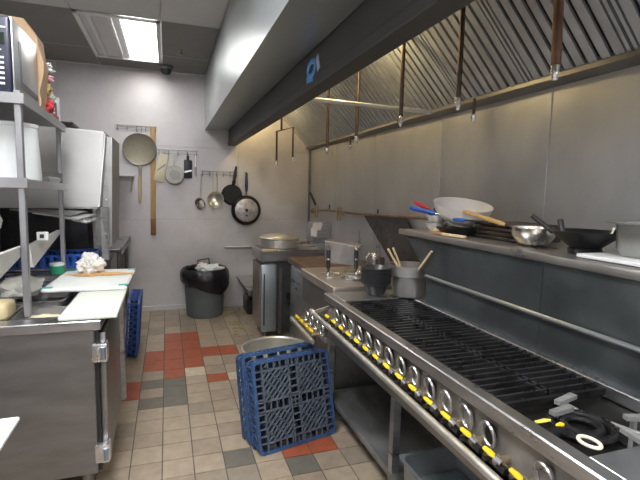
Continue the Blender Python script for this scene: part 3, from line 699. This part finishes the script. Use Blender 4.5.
# ------------------------------------------------------------------ trash can
tc = thing('trash_can', 'grey round trash can with black liner at the back wall', 'trash can', (.40, 5.27, 0))
bm = new(); lathe(bm, [(0, 0), (.195, 0), (.205, .012), (.235, .5), (.25, .51), (.25, .53), (.235, .53), (.225, .5), (.195, .03), (0, .02)], 40); obj('bin_body', bm, grey_bin, tc)
bm = new(); seg = 64; rows = 9; vs = []
for i in range(rows):
    row = []
    for k in range(seg):
        a = 2 * PI * k / seg; f = i / (rows - 1)
        drop_ = .17 + .10 * max(0, math.cos(a + .75)) ** 1.5 + .02 * noise.noise(Vector((math.cos(a) * 2, math.sin(a) * 2, 1)))
        z = .545 - drop_ * f; r = .262 + .022 * math.sin(PI * f) + .014 * noise.noise(Vector((math.cos(a) * 5, math.sin(a) * 5, f * 3))) - .012 * f
        if i == 0: r = .245; z = .552
        row.append(bm.verts.new((r * math.cos(a), r * math.sin(a), z + .008 * noise.noise(Vector((math.cos(a) * 4, math.sin(a) * 4, 9))))))
    vs.append(row)
inner = [[bm.verts.new((rr * math.cos(2 * PI * k / seg), rr * math.sin(2 * PI * k / seg), zz)) for k in range(seg)] for rr, zz in ((.222, .53), (.21, .40))]
L = vs[::-1] + inner
for a, b in zip(L, L[1:]):
    for k in range(seg): bm.faces.new((a[k], a[(k + 1) % seg], b[(k + 1) % seg], b[k]))
bm.faces.new(L[-1]); obj('bin_liner', bm, blackbag_m, tc)
bm = new(); blob(bm, (.46, 5.22, .545), (.13, .10, .05), 3, .45, 2.5, None, 4); tag(obj('crumpled_film', bm, clear_m), 'crumpled clear plastic film on top of the trash', 'trash')
bm = new(); blob(bm, (.375, 5.25, .545), (.07, .07, .065), 3, .5, 2.5, None, 2); tag(obj('crumpled_paper', bm, rag_m), 'crumpled white paper inside black trash liner', 'trash')
bm = new(); tube(bm, [(.33, 5.3, .52), (.325, 5.3, .63), (.45, 5.32, .645), (.46, 5.32, .55)], .009, 8); tag(obj('tray_frame', bm, black_m), 'dark bent frame sticking up out of the trash', 'trash')
bm = new()
for k in range(46):
    x, y = random.uniform(.62, .90), random.uniform(4.35, 5.45)
    blob(bm, (x, y, .004), (random.uniform(.012, .03), random.uniform(.006, .02), .006), 1, .4, 3, None, k)
o = obj('vegetable_scraps', bm, scrap_m); o['kind'] = 'stuff'; tag(o, 'scattered vegetable scraps on the floor beside the fryer', 'food scraps')

# ------------------------------------------------------------------ tools on the back wall
WY = YB
def hook_rail(label, x0, x1, z, n, drop_=.05):
    t = thing('hook_rail', label, 'rail', ((x0 + x1) / 2, WY, z))
    bm = new(); bar(bm, (x0, WY - .02, z), (x1, WY - .02, z), .012, .007); bar(bm, (x0, WY - .02, z - drop_ * .8), (x1, WY - .02, z - drop_ * .8), .006, .005)
    obj('bar', bm, steel_d, t, True)
    for i in range(n):
        x = x0 + .02 + (x1 - x0 - .04) * i / (n - 1); bm = new()
        tube(bm, [(x, WY - .004, z), (x, WY - .03, z - .005), (x, WY - .034, z - drop_), (x, WY - .055, z - drop_ - .012), (x, WY - .06, z - drop_ + .012)], .0035, 6); obj('hook', bm, steel_d, t, True)
hook_rail('upper left hook rail holding the big skimmer', -.53, -.10, 2.135, 5)
hook_rail('middle hook rail holding grater and small saucepan', -.10, .35, 1.885, 5)
hook_rail('lower right hook rail holding ladles and black pan', .38, .82, 1.66, 6)
RX90 = Matrix.Rotation(PI / 2, 4, 'X')      # lathe axis z -> -y
sk = thing('skimmer_strainer', 'big round wire skimmer with wooden handle on back wall', 'strainer', (-.285, WY - .06, 1.27))
bm = new(); lathe(bm, [(0, -.035), (.08, -.03), (.135, -.018), (.173, 0), (.173, .004), (.135, -.013), (.08, -.025), (0, -.03)], 44, (0, 0, .605), RX90); b_ = obj('mesh_bowl', bm, olive_m, sk)
bm = new(); tube(bm, [(.175 * math.cos(a), 0, .605 + .175 * math.sin(a)) for a in [2 * PI * k / 48 for k in range(48)]], .0055, 8, True); tube(bm, [(-.02, 0, .79), (-.025, 0, .85), (.025, 0, .85), (.02, 0, .79)], .004, 6); obj('rim_wire', bm, steel_d, sk)
bm = new(); tube(bm, [(0, 0, .42), (0, 0, .30)], [.02, .014], 10); obj('ferrule', bm, alu_m, sk)
bm = new(); tube(bm, [(0, 0, .30), (-.002, 0, .2), (-.008, 0, .02), (-.008, 0, .0)], [.015, .018, .016, .010], 12); obj('handle', bm, wood_l, sk)
pl = thing('wooden_paddle', 'long flat wooden paddle hanging beside the big skimmer', 'paddle', (-.15, WY - .03, .905))
bm = new(); box(bm, -.028, .028, -.009, .009, .0, 1.23, .004, 2)
for v in bm.verts: v.co.x += (v.co.z - .6) * .012
obj('board', bm, wood_m, pl)
bm = new(); box(bm, -.0285 - .006, .0285 - .006, -.0095, .0095, .002, .19, .004, 2); obj('dark_end', bm, mat('dark_wood', (.22, .10, .025), .5, 0, .25, 6, 0, (10, 10, 1)), pl)
gr = thing('hand_grater', 'tilted pale flat grater hanging on the middle rail', 'grater', (-.06, WY - .035, 1.68), (0, math.radians(13), 0))
bm = new(); box(bm, -.055, .055, -.006, .006, -.16, .16, .004, 2); obj('plate', bm, cream_m, gr)
bm = new(); slab(bm, [(-.035, -.008, -.055), (-.035, -.008, -.025), (.035, -.008, .06), (.035, -.008, .03)], (0, .006, 0)); obj('slicing_blade', bm, steel_d, gr)
bm = new(); tube(bm, [(0, 0, .15), (0, -.002, .185)], .004, 6); obj('hang_loop', bm, steel_d, gr)
sc = thing('small_saucepan', 'small dull saucepan hanging between grater and black slicer', 'saucepan', (.085, WY - .015, 1.60))
bm = new(); lathe(bm, [(0, .0), (.098, 0), (.104, .01), (.104, .08), (.1, .08), (.098, .012), (0, .008)], 36, (0, -.09, 0), Matrix.Rotation(-PI / 2, 4, 'X')); obj('pan_body', bm, mat('dull_pan', (.44, .42, .37), .42, .75, .15, 10), sc)
bm = new(); lathe(bm, [(0, 0), (.06, 0), (.06, .003), (0, .003)], 30, (0, -.093, 0), Matrix.Rotation(-PI / 2, 4, 'X')); tube(bm, [(.08 * math.cos(a), -.092, .08 * math.sin(a)) for a in [2 * PI * k / 32 for k in range(32)]], .003, 6, True); obj('base_ring', bm, steel_d, sc)
bm = new(); bar(bm, (-.01, -.03, .09), (.005, -.03, .25), .022, .008, (0, 1, 0)); obj('handle', bm, mat('dull_pan', (.44, .42, .37), .42, .75), sc)
bs = thing('black_slicer', 'black handled slicer with steel blade hanging on back wall', 'slicer', (.235, WY - .03, 1.57))
bm = new(); box(bm, -.045, .045, -.009, .009, 0, .21, .008, 2); obj('body', bm, black_m, bs)
bm = new(); box(bm, -.014, .014, -.009, .009, .205, .26, .006, 2); tube(bm, [(0, 0, .255), (0, 0, .29)], .004, 6); obj('neck', bm, black_m, bs)
bm = new(); slab(bm, [(-.04, -.012, .06), (.04, -.012, .08), (.04, -.012, .1), (-.04, -.012, .08)], (0, .004, 0)); obj('blade', bm, steel_b, bs)
fk = thing('meat_fork', 'slim steel fork hanging right of the black slicer', 'fork', (.32, WY - .03, 1.59))
bm = new(); box(bm, -.01, .01, -.004, .004, .1, .25, .003); obj('handle', bm, steel_b, fk)
bm = new(); tube(bm, [(-.008, 0, 0), (-.008, 0, .1)], .003, 6); tube(bm, [(.008, 0, 0), (.008, 0, .1)], .003, 6); obj('tines', bm, steel_d, fk)
l1 = thing('perforated_ladle', 'small tilted strainer ladle, leftmost on lower hook rail', 'ladle', (.375, WY - .05, 1.28))
bm = new(); lathe(bm, [(0, -.05), (.04, -.045), (.066, -.02), (.07, 0), (.066, 0), (.06, -.02), (.036, -.04), (0, -.045)], 28, (0, 0, 0), Matrix.Rotation(math.radians(35), 4, 'Z') @ Matrix.Rotation(math.radians(65), 4, 'X')); obj('bowl', bm, steel_d, l1)
bm = new(); tube(bm, [(0, 0, .065), (.01, .01, .33), (.01, -.01, .35)], .004, 6); obj('handle', bm, alu_m, l1)
l2 = thing('steel_ladle', 'big round steel ladle hanging left of the black pan', 'ladle', (.545, WY - .06, 1.325))
bm = new(); lathe(bm, [(0, -.06), (.06, -.05), (.095, -.02), (.103, 0), (.099, 0), (.09, -.02), (.055, -.045), (0, -.055)], 36, (0, 0, 0), Matrix.Rotation(math.radians(-20), 4, 'Z') @ Matrix.Rotation(math.radians(78), 4, 'X')); obj('bowl', bm, mat('ladle_steel', (.52, .49, .42), .3, .9, .2, 8), l2)
bm = new(); tube(bm, [(-.03, .01, .09), (-.028, .01, .32)], .004, 6); tube(bm, [(.025, .01, .09), (.02, .01, .32)], .004, 6); obj('handle', bm, alu_m, l2)
def fry_pan(name, label, loc, r, hl, m, hm, tilt, face=None):
    t = thing(name, label, 'frying pan', loc, (0, math.radians(tilt), 0))
    bm = new(); lathe(bm, [(0, 0), (r * .8, 0), (r * .84, .004), (r, .045), (r * 1.01, .048), (r * .98, .046), (r * .8, .008), (0, .005)], 44, (0, -.06, 0), Matrix.Rotation(-PI / 2, 4, 'X')); obj('pan_body', bm, m, t)
    if face:
        bm = new(); lathe(bm, [(0, 0), (r * .76, 0), (r * .78, .002), (0, .002)], 44, (0, -.0625, 0), Matrix.Rotation(-PI / 2, 4, 'X')); obj('base_disc', bm, face, t)
        bm = new(); lathe(bm, [(0, 0), (r * .11, 0), (0, .003)], 18, (0, -.066, 0), Matrix.Rotation(-PI / 2, 4, 'X')); lathe(bm, [(0, 0), (r * .07, 0), (0, .003)], 18, (0, -.066, -r * .35), Matrix.Rotation(-PI / 2, 4, 'X')); obj('base_mark', bm, black_m, t)
    bm = new(); tube(bm, [(0, -.02, r * .97), (0, -.03, r + .05)], .012 if face else .022, 10)
    h = obj('shank', bm, steel_b if face else m, t)
    bm = new(); tube(bm, [(0, -.03, r + .045), (0, -.03, r + hl * .4), (0, -.03, r + hl)], [.014, .020, .013], 12); obj('grip', bm, hm, h)
    return t
fry_pan('black_frying_pan', 'black frying pan partly behind the larger pan on back wall', (.745, WY - .005, 1.385), .125, .22, iron_m, black_m, 8)
big = fry_pan('large_frying_pan', 'large frying pan with pale worn base hanging on back wall', (.905, WY - .085, 1.205), .178, .27, iron_m, mat('grip_purple', (.05, .045, .08), .4), 0, mat('worn_base', (.44, .42, .41), .4, .5, .5, 16))
bm = new(); tube(bm, [(.905, WY, 1.66), (.905, WY - .13, 1.655)], .005, 8); tag(obj('wall_nail', bm, steel_d), 'long nail holding the large frying pan on back wall', 'nail')
ws = thing('wall_bracket_shelf', 'small white bracket shelf on back wall left of skimmer handle', 'shelf', (-.46, WY, 1.575))
bm = new(); box(bm, -.62, -.345, WY - .16, WY - .002, 1.568, 1.582, .003); obj('board', bm, white_m, ws, True)
bm = new(); tube(bm, [(-.36, WY - .15, 1.57), (-.39, WY - .02, 1.40)], .007, 8); obj('brace', bm, steel_l, ws, True)

# ------------------------------------------------------------------ left side: prep table
FX = -.305
pt = thing('prep_table', 'stainless refrigerated prep table with side panel facing the camera', 'prep table', (-.7, 2.9, 0))
bm = new(); box(bm, -1.14, FX - .02, 2.22, 2.95, .10, .80, .003); box(bm, -1.14, -.48, 2.95, 3.55, .10, .80, .003); obj('body', bm, fridge_m, pt, True)
bm = new(); box(bm, -1.15, FX + .012, 2.205, 2.30, .80, .845, .004); box(bm, -.36, FX + .012, 2.30, 2.97, .80, .845, .004); box(bm, -.50, -.36, 2.95, 3.45, .80, .845, .004); box(bm, -1.15, -.36, 3.42, 3.57, .80, .845, .004); box(bm, -1.15, -1.0, 2.30, 3.45, .80, .845, .004)
obj('top_frame', bm, steel, pt, True)
bm = new(); box(bm, -1.0, -.36, 2.30, 3.45, .70, .71); obj('well_floor', bm, steel_d, pt, True)
for (y0, y1) in ((2.25, 2.93),):
    bm = new(); box(bm, FX - .005, FX + .045 - .02, y0, y1, .13, .775, .006, 2); d = obj('door', bm, fridge_m, pt, True)
    bm = new(); box(bm, FX + .02, FX + .05, y1 - .05, y1 - .015, .15, .76, .004); obj('edge_pull', bm, steel, d, True)
    for z in (.20, .69):
        bm = new(); box(bm, FX - .03, FX + .036, y0 - .045, y0 + .02, z - .045, z + .045, .008, 2); h = obj('hinge', bm, steel_b, d, True)
        bm = new(); tube(bm, [(FX + .018, y0 - .047, z - .03), (FX + .018, y0 - .047, z + .03)], .012, 10); obj('hinge_pin', bm, mat('hinge_blue', (.30, .36, .45), .3, .8), h, True)
bm = new(); box(bm, FX - .02, FX - .004, 2.23, 2.94, .11, .79); obj('door_gasket', bm, black_m, pt, True)
for xx in (-1.08, -.38):
    for yy in (2.28, 2.9):
        bm = new(); tube(bm, [(xx, yy, 0), (xx, yy, .10)], .025, 12); obj('leg', bm, steel_d, pt, True)
# pans set in the well
def well_pan(label, x0, x1, y0, y1, z, h, name='insert_pan'):
    t = thing(name, label, 'pan', ((x0 + x1) / 2, (y0 + y1) / 2, z)); hotel(t, -(x1 - x0) / 2, (x1 - x0) / 2, -(y1 - y0) / 2, (y1 - y0) / 2, h, steel_d, lip=.01); return t
well_pan('steel insert pan nearest the aisle in prep table well', -.68, -.45, 2.31, 2.52, .745, .1)
well_pan('steel insert pan behind the pale dough block in prep well', -.96, -.69, 2.31, 2.62, .745, .1)
well_pan('steel insert pan below the wrapped white bundle', -.96, -.52, 2.64, 2.95, .745, .1)
bm = new(); blob(bm, (-.565, 2.41, .80), (.085, .075, .03), 3, .3, 3, None, 3); tag(obj('cheese_heap', bm, cream_m), 'pale cheese heap in the insert pan nearest the aisle', 'food')
bm = new(); box(bm, -.86, -.70, 2.36, 2.5, .79, .905, .02, 3); tag(obj('dough_block', bm, mat('dough_yellow', (.62, .52, .30), .5, 0, .1, 10)), 'pale yellow block standing in prep well at left edge', 'food')
bm = new(); blob(bm, (-.775, 2.86, .885), (.105, .12, .06), 3, .3, 2.4, None, 8); tag(obj('cloth_bundle', bm, cloth_m), 'off-white wrapped cloth bundle behind front shelf post', 'cloth')
# cutting boards
bm = new(); box(bm, -.47, -.225, 2.22, 2.88, .846, .866, .008, 2); tag(obj('cutting_board', bm, board_m), 'pale greenish cutting board on the table edge under another', 'cutting board')
ub = thing('cutting_board', 'upper white cutting board with teal corners, crumpled paper on it', 'cutting board', (-.44, 3.02, .866))
bm = new(); slab(bm, [(-.655, 2.74, .868), (-.225, 2.74, .868), (-.215, 3.33, .868), (-.638, 3.345, .868)], (0, 0, .022)); bmesh.ops.bevel(bm, geom=list(bm.edges), offset=.007, segments=2, affect='EDGES'); obj('board', bm, board2_m, ub, True)
for x, y in ((-.63, 2.775), (-.245, 2.775), (-.235, 3.31), (-.61, 3.32)):
    bm = new(); box(bm, x - .026, x + .026, y - .022, y + .022, .8885, .8915, .001); obj('corner_pad', bm, teal_m, ub, True)
bm = new(); blob(bm, (-.40, 3.13, .894), (.17, .05, .004), 3, .5, 3, None, 12); st = obj('sauce_smear', bm, orange_m, ub, True)
bm = new(); blob(bm, (-.475, 3.20, .945), (.075, .07, .068), 4, .5, 2.6, -.055, 5); tag(obj('crumpled_towel', bm, rag_m), 'crumpled white paper towel on the upper cutting board', 'paper towel')
# raised lids of the prep table
for pts, lb in (([(-.655, 3.28, 1.165), (-.655, 3.28, 1.145), (-.645, 2.6, 1.035), (-.66, 2.6, 1.145)], 'raised pale prep table lid between the two shelf posts'),
                ([(-.64, 2.46, 1.165), (-.64, 2.46, 1.135), (-.612, 1.98, 1.085), (-.612, 1.98, 1.18)], 'raised pale prep table lid left of front shelf post')):
    bm = new(); slab(bm, pts, (-.02, 0, 0)); o = obj('lid', bm, mat('lid_steel', (.60, .59, .57), .5, .4, .06, 6), pt, True); o['label'] = lb
bm = new(); box(bm, -.665, -.61, 2.75, 2.77, 1.155, 1.20, .003); o = obj('price_card', bm, white_m); tag(o, 'small white card standing on the raised prep lid', 'card')
bm = new(); box(bm, -.648, -.628, 2.745, 2.749, 1.168, 1.188); obj('dark_square', bm, black_m, o)
# overshelf
os_ = thing('overshelf_rack', 'two-tier stainless overshelf on posts above prep table', 'shelf', (-.86, 2.85, .845))
for xx, yy in ((-.615, 2.35), (-.66, 3.36), (-1.10, 2.35), (-1.10, 3.36)):
    bm = new(); box(bm, xx - .014, xx + .014, yy - .014, yy + .014, .845, 1.86, .003); obj('post', bm, rack_m, os_, True)
bm = new(); slab(bm, [(-1.13, 2.33, 1.83), (-.59, 2.33, 1.83), (-.635, 3.42, 1.83), (-1.13, 3.42, 1.83)], (0, 0, .012)); slab(bm, [(-.60, 2.325, 1.80), (-.585, 2.325, 1.80), (-.63, 3.42, 1.80), (-.645, 3.42, 1.80)], (0, 0, .045)); box(bm, -1.13, -.586, 2.32, 2.335, 1.80, 1.846, .002)
obj('top_shelf', bm, rack_m, os_, True)
bm = new(); slab(bm, [(-1.13, 2.33, 1.455), (-.59, 2.33, 1.455), (-.635, 3.44, 1.44), (-1.13, 3.44, 1.44)], (0, 0, .012)); slab(bm, [(-.60, 2.325, 1.435), (-.585, 2.325, 1.435), (-.63, 3.44, 1.42), (-.645, 3.44, 1.42)], (0, 0, .04)); box(bm, -1.13, -.586, 2.32, 2.335, 1.435, 1.48, .002)
obj('lower_shelf', bm, rack_m, os_, True)
bm = new(); bar(bm, (-.645, 3.3, 1.50), (-.72, 2.72, 1.44 + .06), .012, .05); obj('side_guard', bm, steel_d, os_, True)
# white tub and cup stack on the lower shelf
bm = new(); lathe(bm, [(0, 0), (.115, 0), (.119, .01), (.108, .255), (.112, .26), (.112, .275), (0, .278)], 36); o = obj('white_tub', bm, plastic_w); o.location = (-.712, 2.60, 1.468); tag(o, 'tall white tub standing on lower overshelf behind front post', 'tub')
for k in range(7):
    bm = new(); lathe(bm, [(0, 0), (.06, 0), (.085, .014), (.088, .016), (.083, .017), (0, .006)], 28); o = obj('white_plate', bm, plastic_w); o.location = (-.955, 2.5, 1.468 + k * .017)
    nth = ['bottom', 'second', 'third', 'fourth', 'fifth', 'sixth', 'topmost'][k]
    tag(o, f'white plate, {nth} from below in the stack left of tub' if 0 < k < 6 else f'white plate, {nth} one of the stack left of tub', 'plate', 'white plates on the lower overshelf')
bm = new(); box(bm, -.75, -.64, 2.95, 3.25, 1.46, 1.50, .006); tag(obj('grey_tray', bm, steel_d), 'small dark tray behind white tub on lower overshelf', 'tray')
bm = new(); blob(bm, (-.86, 2.62, 1.27), (.07, .1, .07), 3, .4, 2.5, None, 21); tag(obj('hanging_rag', bm, rag_m), 'pale crumpled rag at far left above the prep lid', 'cloth')
# microwave
mw = thing('microwave', 'silver microwave with black keypad on the top overshelf', 'microwave', (-.86, 2.52, 1.842))
bm = new(); box(bm, -1.10, -.635, 2.40, 2.80, 1.855, 2.185, .012, 2); obj('case', bm, mat('microwave_silver', (.42, .42, .42), .35, .7), mw, True)
bm = new(); box(bm, -1.10, -.64, 2.375, 2.405, 1.852, 2.18, .014, 3); fp = obj('control_panel', bm, mat('panel_black', (.012, .013, .03), .3), mw, True)
bm = new()
for r in range(6):
    for c in range(3):
        x = -.745 + c * .034; z = 2.0 - r * .022; box(bm, x - .010, x + .010, 2.372, 2.376, z - .0045, z + .0045)
box(bm, -.765, -.655, 2.372, 2.376, 2.125, 2.131); box(bm, -.76, -.675, 2.372, 2.376, 2.03, 2.035)
obj('key_print', bm, key_m, fp, True)
bm = new(); box(bm, -.78, -.66, 2.371, 2.376, 2.055, 2.105, .002); dp = obj('display', bm, mat('display_dark', (.01, .018, .012), .15), fp, True)
cu = bpy.data.curves.new('digits', 'FONT'); cu.body = '1:10'; cu.size = .042; cu.extrude = .0005
tmp = bpy.data.objects.new('tmp', cu); C.objects.link(tmp); dg = bpy.context.evaluated_depsgraph_get()
me = bpy.data.meshes.new_from_object(tmp.evaluated_get(dg)); bpy.data.objects.remove(tmp)
me.transform(Matrix.Translation(Vector((-.76, 2.3705, 2.065)) - Vector((-.86, 2.52, 1.842))) @ Matrix.Rotation(PI / 2, 4, 'X')); me.materials.clear(); me.materials.append(digit_m)
dg_o = bpy.data.objects.new('digits', me); C.objects.link(dg_o); dg_o.parent = dp
bm = new(); slab(bm, [(-.632, 2.47, 1.90), (-.632, 2.76, 1.885), (-.632, 2.77, 1.91), (-.632, 2.50, 1.925), (-.632, 2.50, 2.10), (-.632, 2.47, 2.10)], (-.004, 0, 0)); obj('side_dark_strip', bm, mat('strip_dark', (.06, .065, .07), .4), mw, True)  # L-shaped dark strip on the right side of the case
for xx in (-1.05, -.68):
    for yy in (2.44, 2.76):
        bm = new(); tube(bm, [(xx, yy, 1.842), (xx, yy, 1.857)], .012, 8); obj('foot', bm, black_m, mw, True)
# paper bag and packets behind the microwave
bm = new(); slab(bm, [(-.80, 2.82, 1.843), (-.64, 2.82, 1.843), (-.615, 2.82, 2.10), (-.635, 2.82, 2.22), (-.70, 2.82, 2.31), (-.85, 2.82, 2.32)], (0, .12, 0)); bmesh.ops.subdivide_edges(bm, edges=list(bm.edges), cuts=4, use_grid_fill=True)
for v in bm.verts: v.co += Vector((.01, .012, .008)) * noise.noise(v.co * 14)
tag(obj('paper_bag', bm, kraft_m), 'brown kraft paper bag behind the microwave on top overshelf', 'bag')
pk = [(-.66, 2.99, 1.90, (.06, .05, .055), mat('packet_red', (.55, .05, .06), .3, 0, .6, 25), 'red packet at the bottom of snack pile on overshelf'),
      (-.67, 3.0, 1.99, (.06, .05, .05), mat('packet_gold', (.55, .45, .15), .3, .1, .5, 25), 'gold packet in the middle of snack pile on overshelf'),
      (-.665, 3.01, 2.055, (.06, .055, .04), mat('packet_pink', (.65, .30, .32), .3, 0, .7, 22), 'pink packet above the gold one on overshelf'),
      (-.66, 3.0, 2.11, (.065, .05, .035), clear_m, 'clear plastic packet on top of snack pile on overshelf'),
      (-.67, 3.12, 1.89, (.05, .045, .045), mat('packet_mixed', (.6, .35, .3), .3, 0, .8, 35), 'mottled packet behind the red packet on overshelf'),
      (-.665, 3.13, 1.96, (.05, .05, .045), mat('packet_white', (.7, .68, .66), .3, 0, .3, 35), 'white packet leaning behind gold packet on overshelf')]
for i, (x, y, z, r, m, lb) in enumerate(pk):
    bm = new(); blob(bm, (x - .02, y, z), (r[0] * 1.15, r[1], r[2]), 3, .5, 3.0, -.045, i + 30); tag(obj('snack_packet', bm, m), lb, 'packet', 'snack packets on the top overshelf')
t = thing('red_crate', 'small dark crate with red base at far end of top overshelf', 'crate', (-.685, 3.26, 1.843))
bm = new(); box(bm, -.02, .03, -.08, .10, 0, .05, .004); obj('base', bm, red_m, t)
bm = new(); box(bm, -.02, .028, -.08, .06, .05, .13, .004); obj('box_side', bm, mat('navy', (.02, .02, .05), .4), t)
bm = new(); box(bm, -.025, .036, .1, .112, 0, .17, .003); obj('end_card', bm, white_m, t)

# ------------------------------------------------------------------ dishwasher, its table and racks
dw = thing('conveyor_dishwasher', 'stainless tunnel dishwasher with black curtain beyond the prep table', 'dishwasher', (-.8, 4.2, 0))
bm = new(); slab(bm, [(-1.19, 3.72, 1.285), (-.475, 3.66, 1.285), (-.43, 3.78, 1.86), (-1.19, 3.78, 1.90)], (0, .75, 0)); bmesh.ops.bevel(bm, geom=list(bm.edges), offset=.012, segments=2, affect='EDGES'); hd = obj('tunnel_hood', bm, mat('dw_steel', (.52, .51, .50), .42, .6, .07, 4), dw, True)
for x in (-.565, -.54):
    bm = new(); lathe(bm, [(0, 0), (.009, 0), (.007, .006), (0, .007)], 12, (x, 3.69, 1.32), RX90); obj('bolt', bm, steel_d, hd, True)
bm = new(); slab(bm, [(-.47, 3.70, .90), (-.425, 3.70, .90), (-.425, 3.71, 1.30), (-.47, 3.69, 1.30)], (0, .06, 0)); obj('side_frame', bm, steel, dw, True)
bm = new(); slab(bm, [(-.52, 3.80, 1.0), (-.41, 3.80, 1.0), (-.395, 3.86, 1.83), (-.52, 3.86, 1.84)], (0, .55, 0)); obj('side_cover', bm, steel_d, dw, True)
for z in (1.0, 1.1, 1.2, 1.35, 1.45):
    bm = new(); lathe(bm, [(0, 0), (.008, 0), (.006, .005), (0, .006)], 10, (-.44, 3.695 if z < 1.3 else 3.785, z), RX90); obj('rivet', bm, steel_b, dw, True)
bm = new()
for k in range(10):
    x0 = -1.17 + k * .0585; box(bm, x0, x0 + .0575, 3.86, 3.868, .92, 1.30)
obj('strip_curtain', bm, curtain_m, dw, True)
bm = new(); box(bm, -1.19, -.435, 3.90, 4.38, .28, .86); box(bm, -1.19, -1.16, 3.72, 4.43, .86, 1.30); box(bm, -1.19, -.62, 4.36, 4.40, .86, 1.30); obj('tank', bm, steel_d, dw, True)
for xx in (-1.15, -.47):
    for yy in (3.93, 4.35):
        bm = new(); tube(bm, [(xx, yy, 0), (xx, yy, .28)], .022, 10); obj('leg', bm, steel_d, dw, True)
bm = new(); box(bm, -.80, -.66, 3.85, 4.1, 1.905, 1.925, .005); tag(obj('black_clip', bm, black_m), 'flat black item lying on top of the dishwasher', 'tray')
t = thing('dish_table', 'stainless landing table between dishwasher and back wall', 'table', (-.6, 5.0, 0))
bm = new(); box(bm, -.80, -.40, 4.45, 5.50, .86, .885, .003); box(bm, -.415, -.40, 4.45, 5.50, .83, .90, .003); obj('table_top', bm, steel, t, True)
for yy in (4.52, 5.42):
    bm = new(); tube(bm, [(-.44, yy, 0), (-.44, yy, .86)], .018, 10); obj('leg', bm, steel_d, t, True)
t2 = thing('infeed_table', 'stainless infeed table holding blue racks before the dishwasher curtain', 'table', (-.84, 3.73, 0))
bm = new(); box(bm, -1.19, -.48, 3.60, 3.85, .845, .865, .003); obj('table_top', bm, steel, t2, True)
for xx in (-1.1, -.52):
    bm = new(); tube(bm, [(xx, 3.65, 0), (xx, 3.65, .845)], .018, 10); obj('leg', bm, steel_d, t2, True)
# stacked wire trays in front of the curtain
for k in range(3):
    bm = new(); y0, y1, z = 3.50 + .0 * k, 3.62, 1.25 + .0 * k
    x0, x1 = -.98 + .13 * k, -.60 + .05 * k
    z0 = 1.262 - .022 * k
    slab(bm, [(x0, 3.45, z0 + .02), (x1 - .02, 3.42 - .02 * k, z0 - .02), (x1 + .06, 3.62, z0 + .0), (x0 + .1, 3.66, z0 + .012)], (0, 0, .009))
    tag(obj('metal_tray', bm, [steel_d, steel_l, steel_b][k]), ['darkest metal tray jutting out under the dishwasher hood', 'middle grey tray jutting out under the dishwasher hood', 'brightest tray jutting lowest under the dishwasher hood'][k], 'tray', 'metal trays under the dishwasher hood')
# flat dish racks on the table
def flat_rack(label, loc, rz, m, w=.36, hgt=.09):
    t = thing('dish_rack', label, 'dish rack', loc, (0, 0, rz), 'blue racks on the dish table')
    bm = new()
    for z0, z1 in ((0, .02), (hgt - .018, hgt)):
        for a in ((-w / 2, w / 2, -.15, -.138), (-w / 2, w / 2, .138, .15), (-w / 2, -w / 2 + .012, -.15, .15), (w / 2 - .012, w / 2, -.15, .15)): box(bm, *a, z0, z1, .003)
    obj('rim_frame', bm, m, t); bm = new()
    for q in range(8):
        x = -w / 2 + .006 + (w - .012) * q / 7
        for yy in (-.144, .144): box(bm, x - .012, x + .012, yy - .005, yy + .005, .01, hgt - .01)
        y2 = -.144 + .288 * q / 7
        for xx in (-w / 2 + .006, w / 2 - .006): box(bm, xx - .005, xx + .005, y2 - .01, y2 + .01, .01, hgt - .01)
    obj('side_bars', bm, m, t); bm = new()
    for q in range(9):
        bar(bm, (-w / 2 + .01, -.14 + .035 * q, .008), (w / 2 - .01, -.14 + .035 * q, .008), .008, .008)
    obj('lattice_base', bm, m, t)
flat_rack('blue dish rack lying flat at right before the black curtain', (-.665, 3.70, .867), .08, bluep_m, .34, .10)
flat_rack('blue dish rack lying flat behind the green can', (-.98, 3.70, .867), 0, blue_m, .30, .09)
t = thing('green_can', 'small green and white can beside the rear shelf post', 'can', (-.67, 3.20 + .02, .8905))
bm = new(); lathe(bm, [(0, 0), (.04, 0), (.041, .004), (.041, .055), (0, .056)], 26); obj('wrapper', bm, green_m, t)
bm = new(); lathe(bm, [(.041, .053), (.042, .056), (.042, .068), (.038, .07), (0, .069)], 26); obj('lid', bm, plastic_w, t)
# near-left work table with a white board
t = thing('work_table', 'stainless work table at the near left with white board on it', 'table', (-.8, .5, 0))
bm = new(); box(bm, -1.2, -.42, -.4, 1.12, .86, .89, .004); obj('table_top', bm, steel, t, True)
for xx in (-1.15, -.47):
    for yy in (-.33, 1.05):
        bm = new(); tube(bm, [(xx, yy, 0), (xx, yy, .86)], .02, 10); obj('leg', bm, steel_d, t, True)
bm = new(); box(bm, -.80, -.338, .5, 1.19, .891, .903, .003); tag(obj('white_board', bm, board2_m), 'white board corner jutting from the near left work table', 'cutting board')
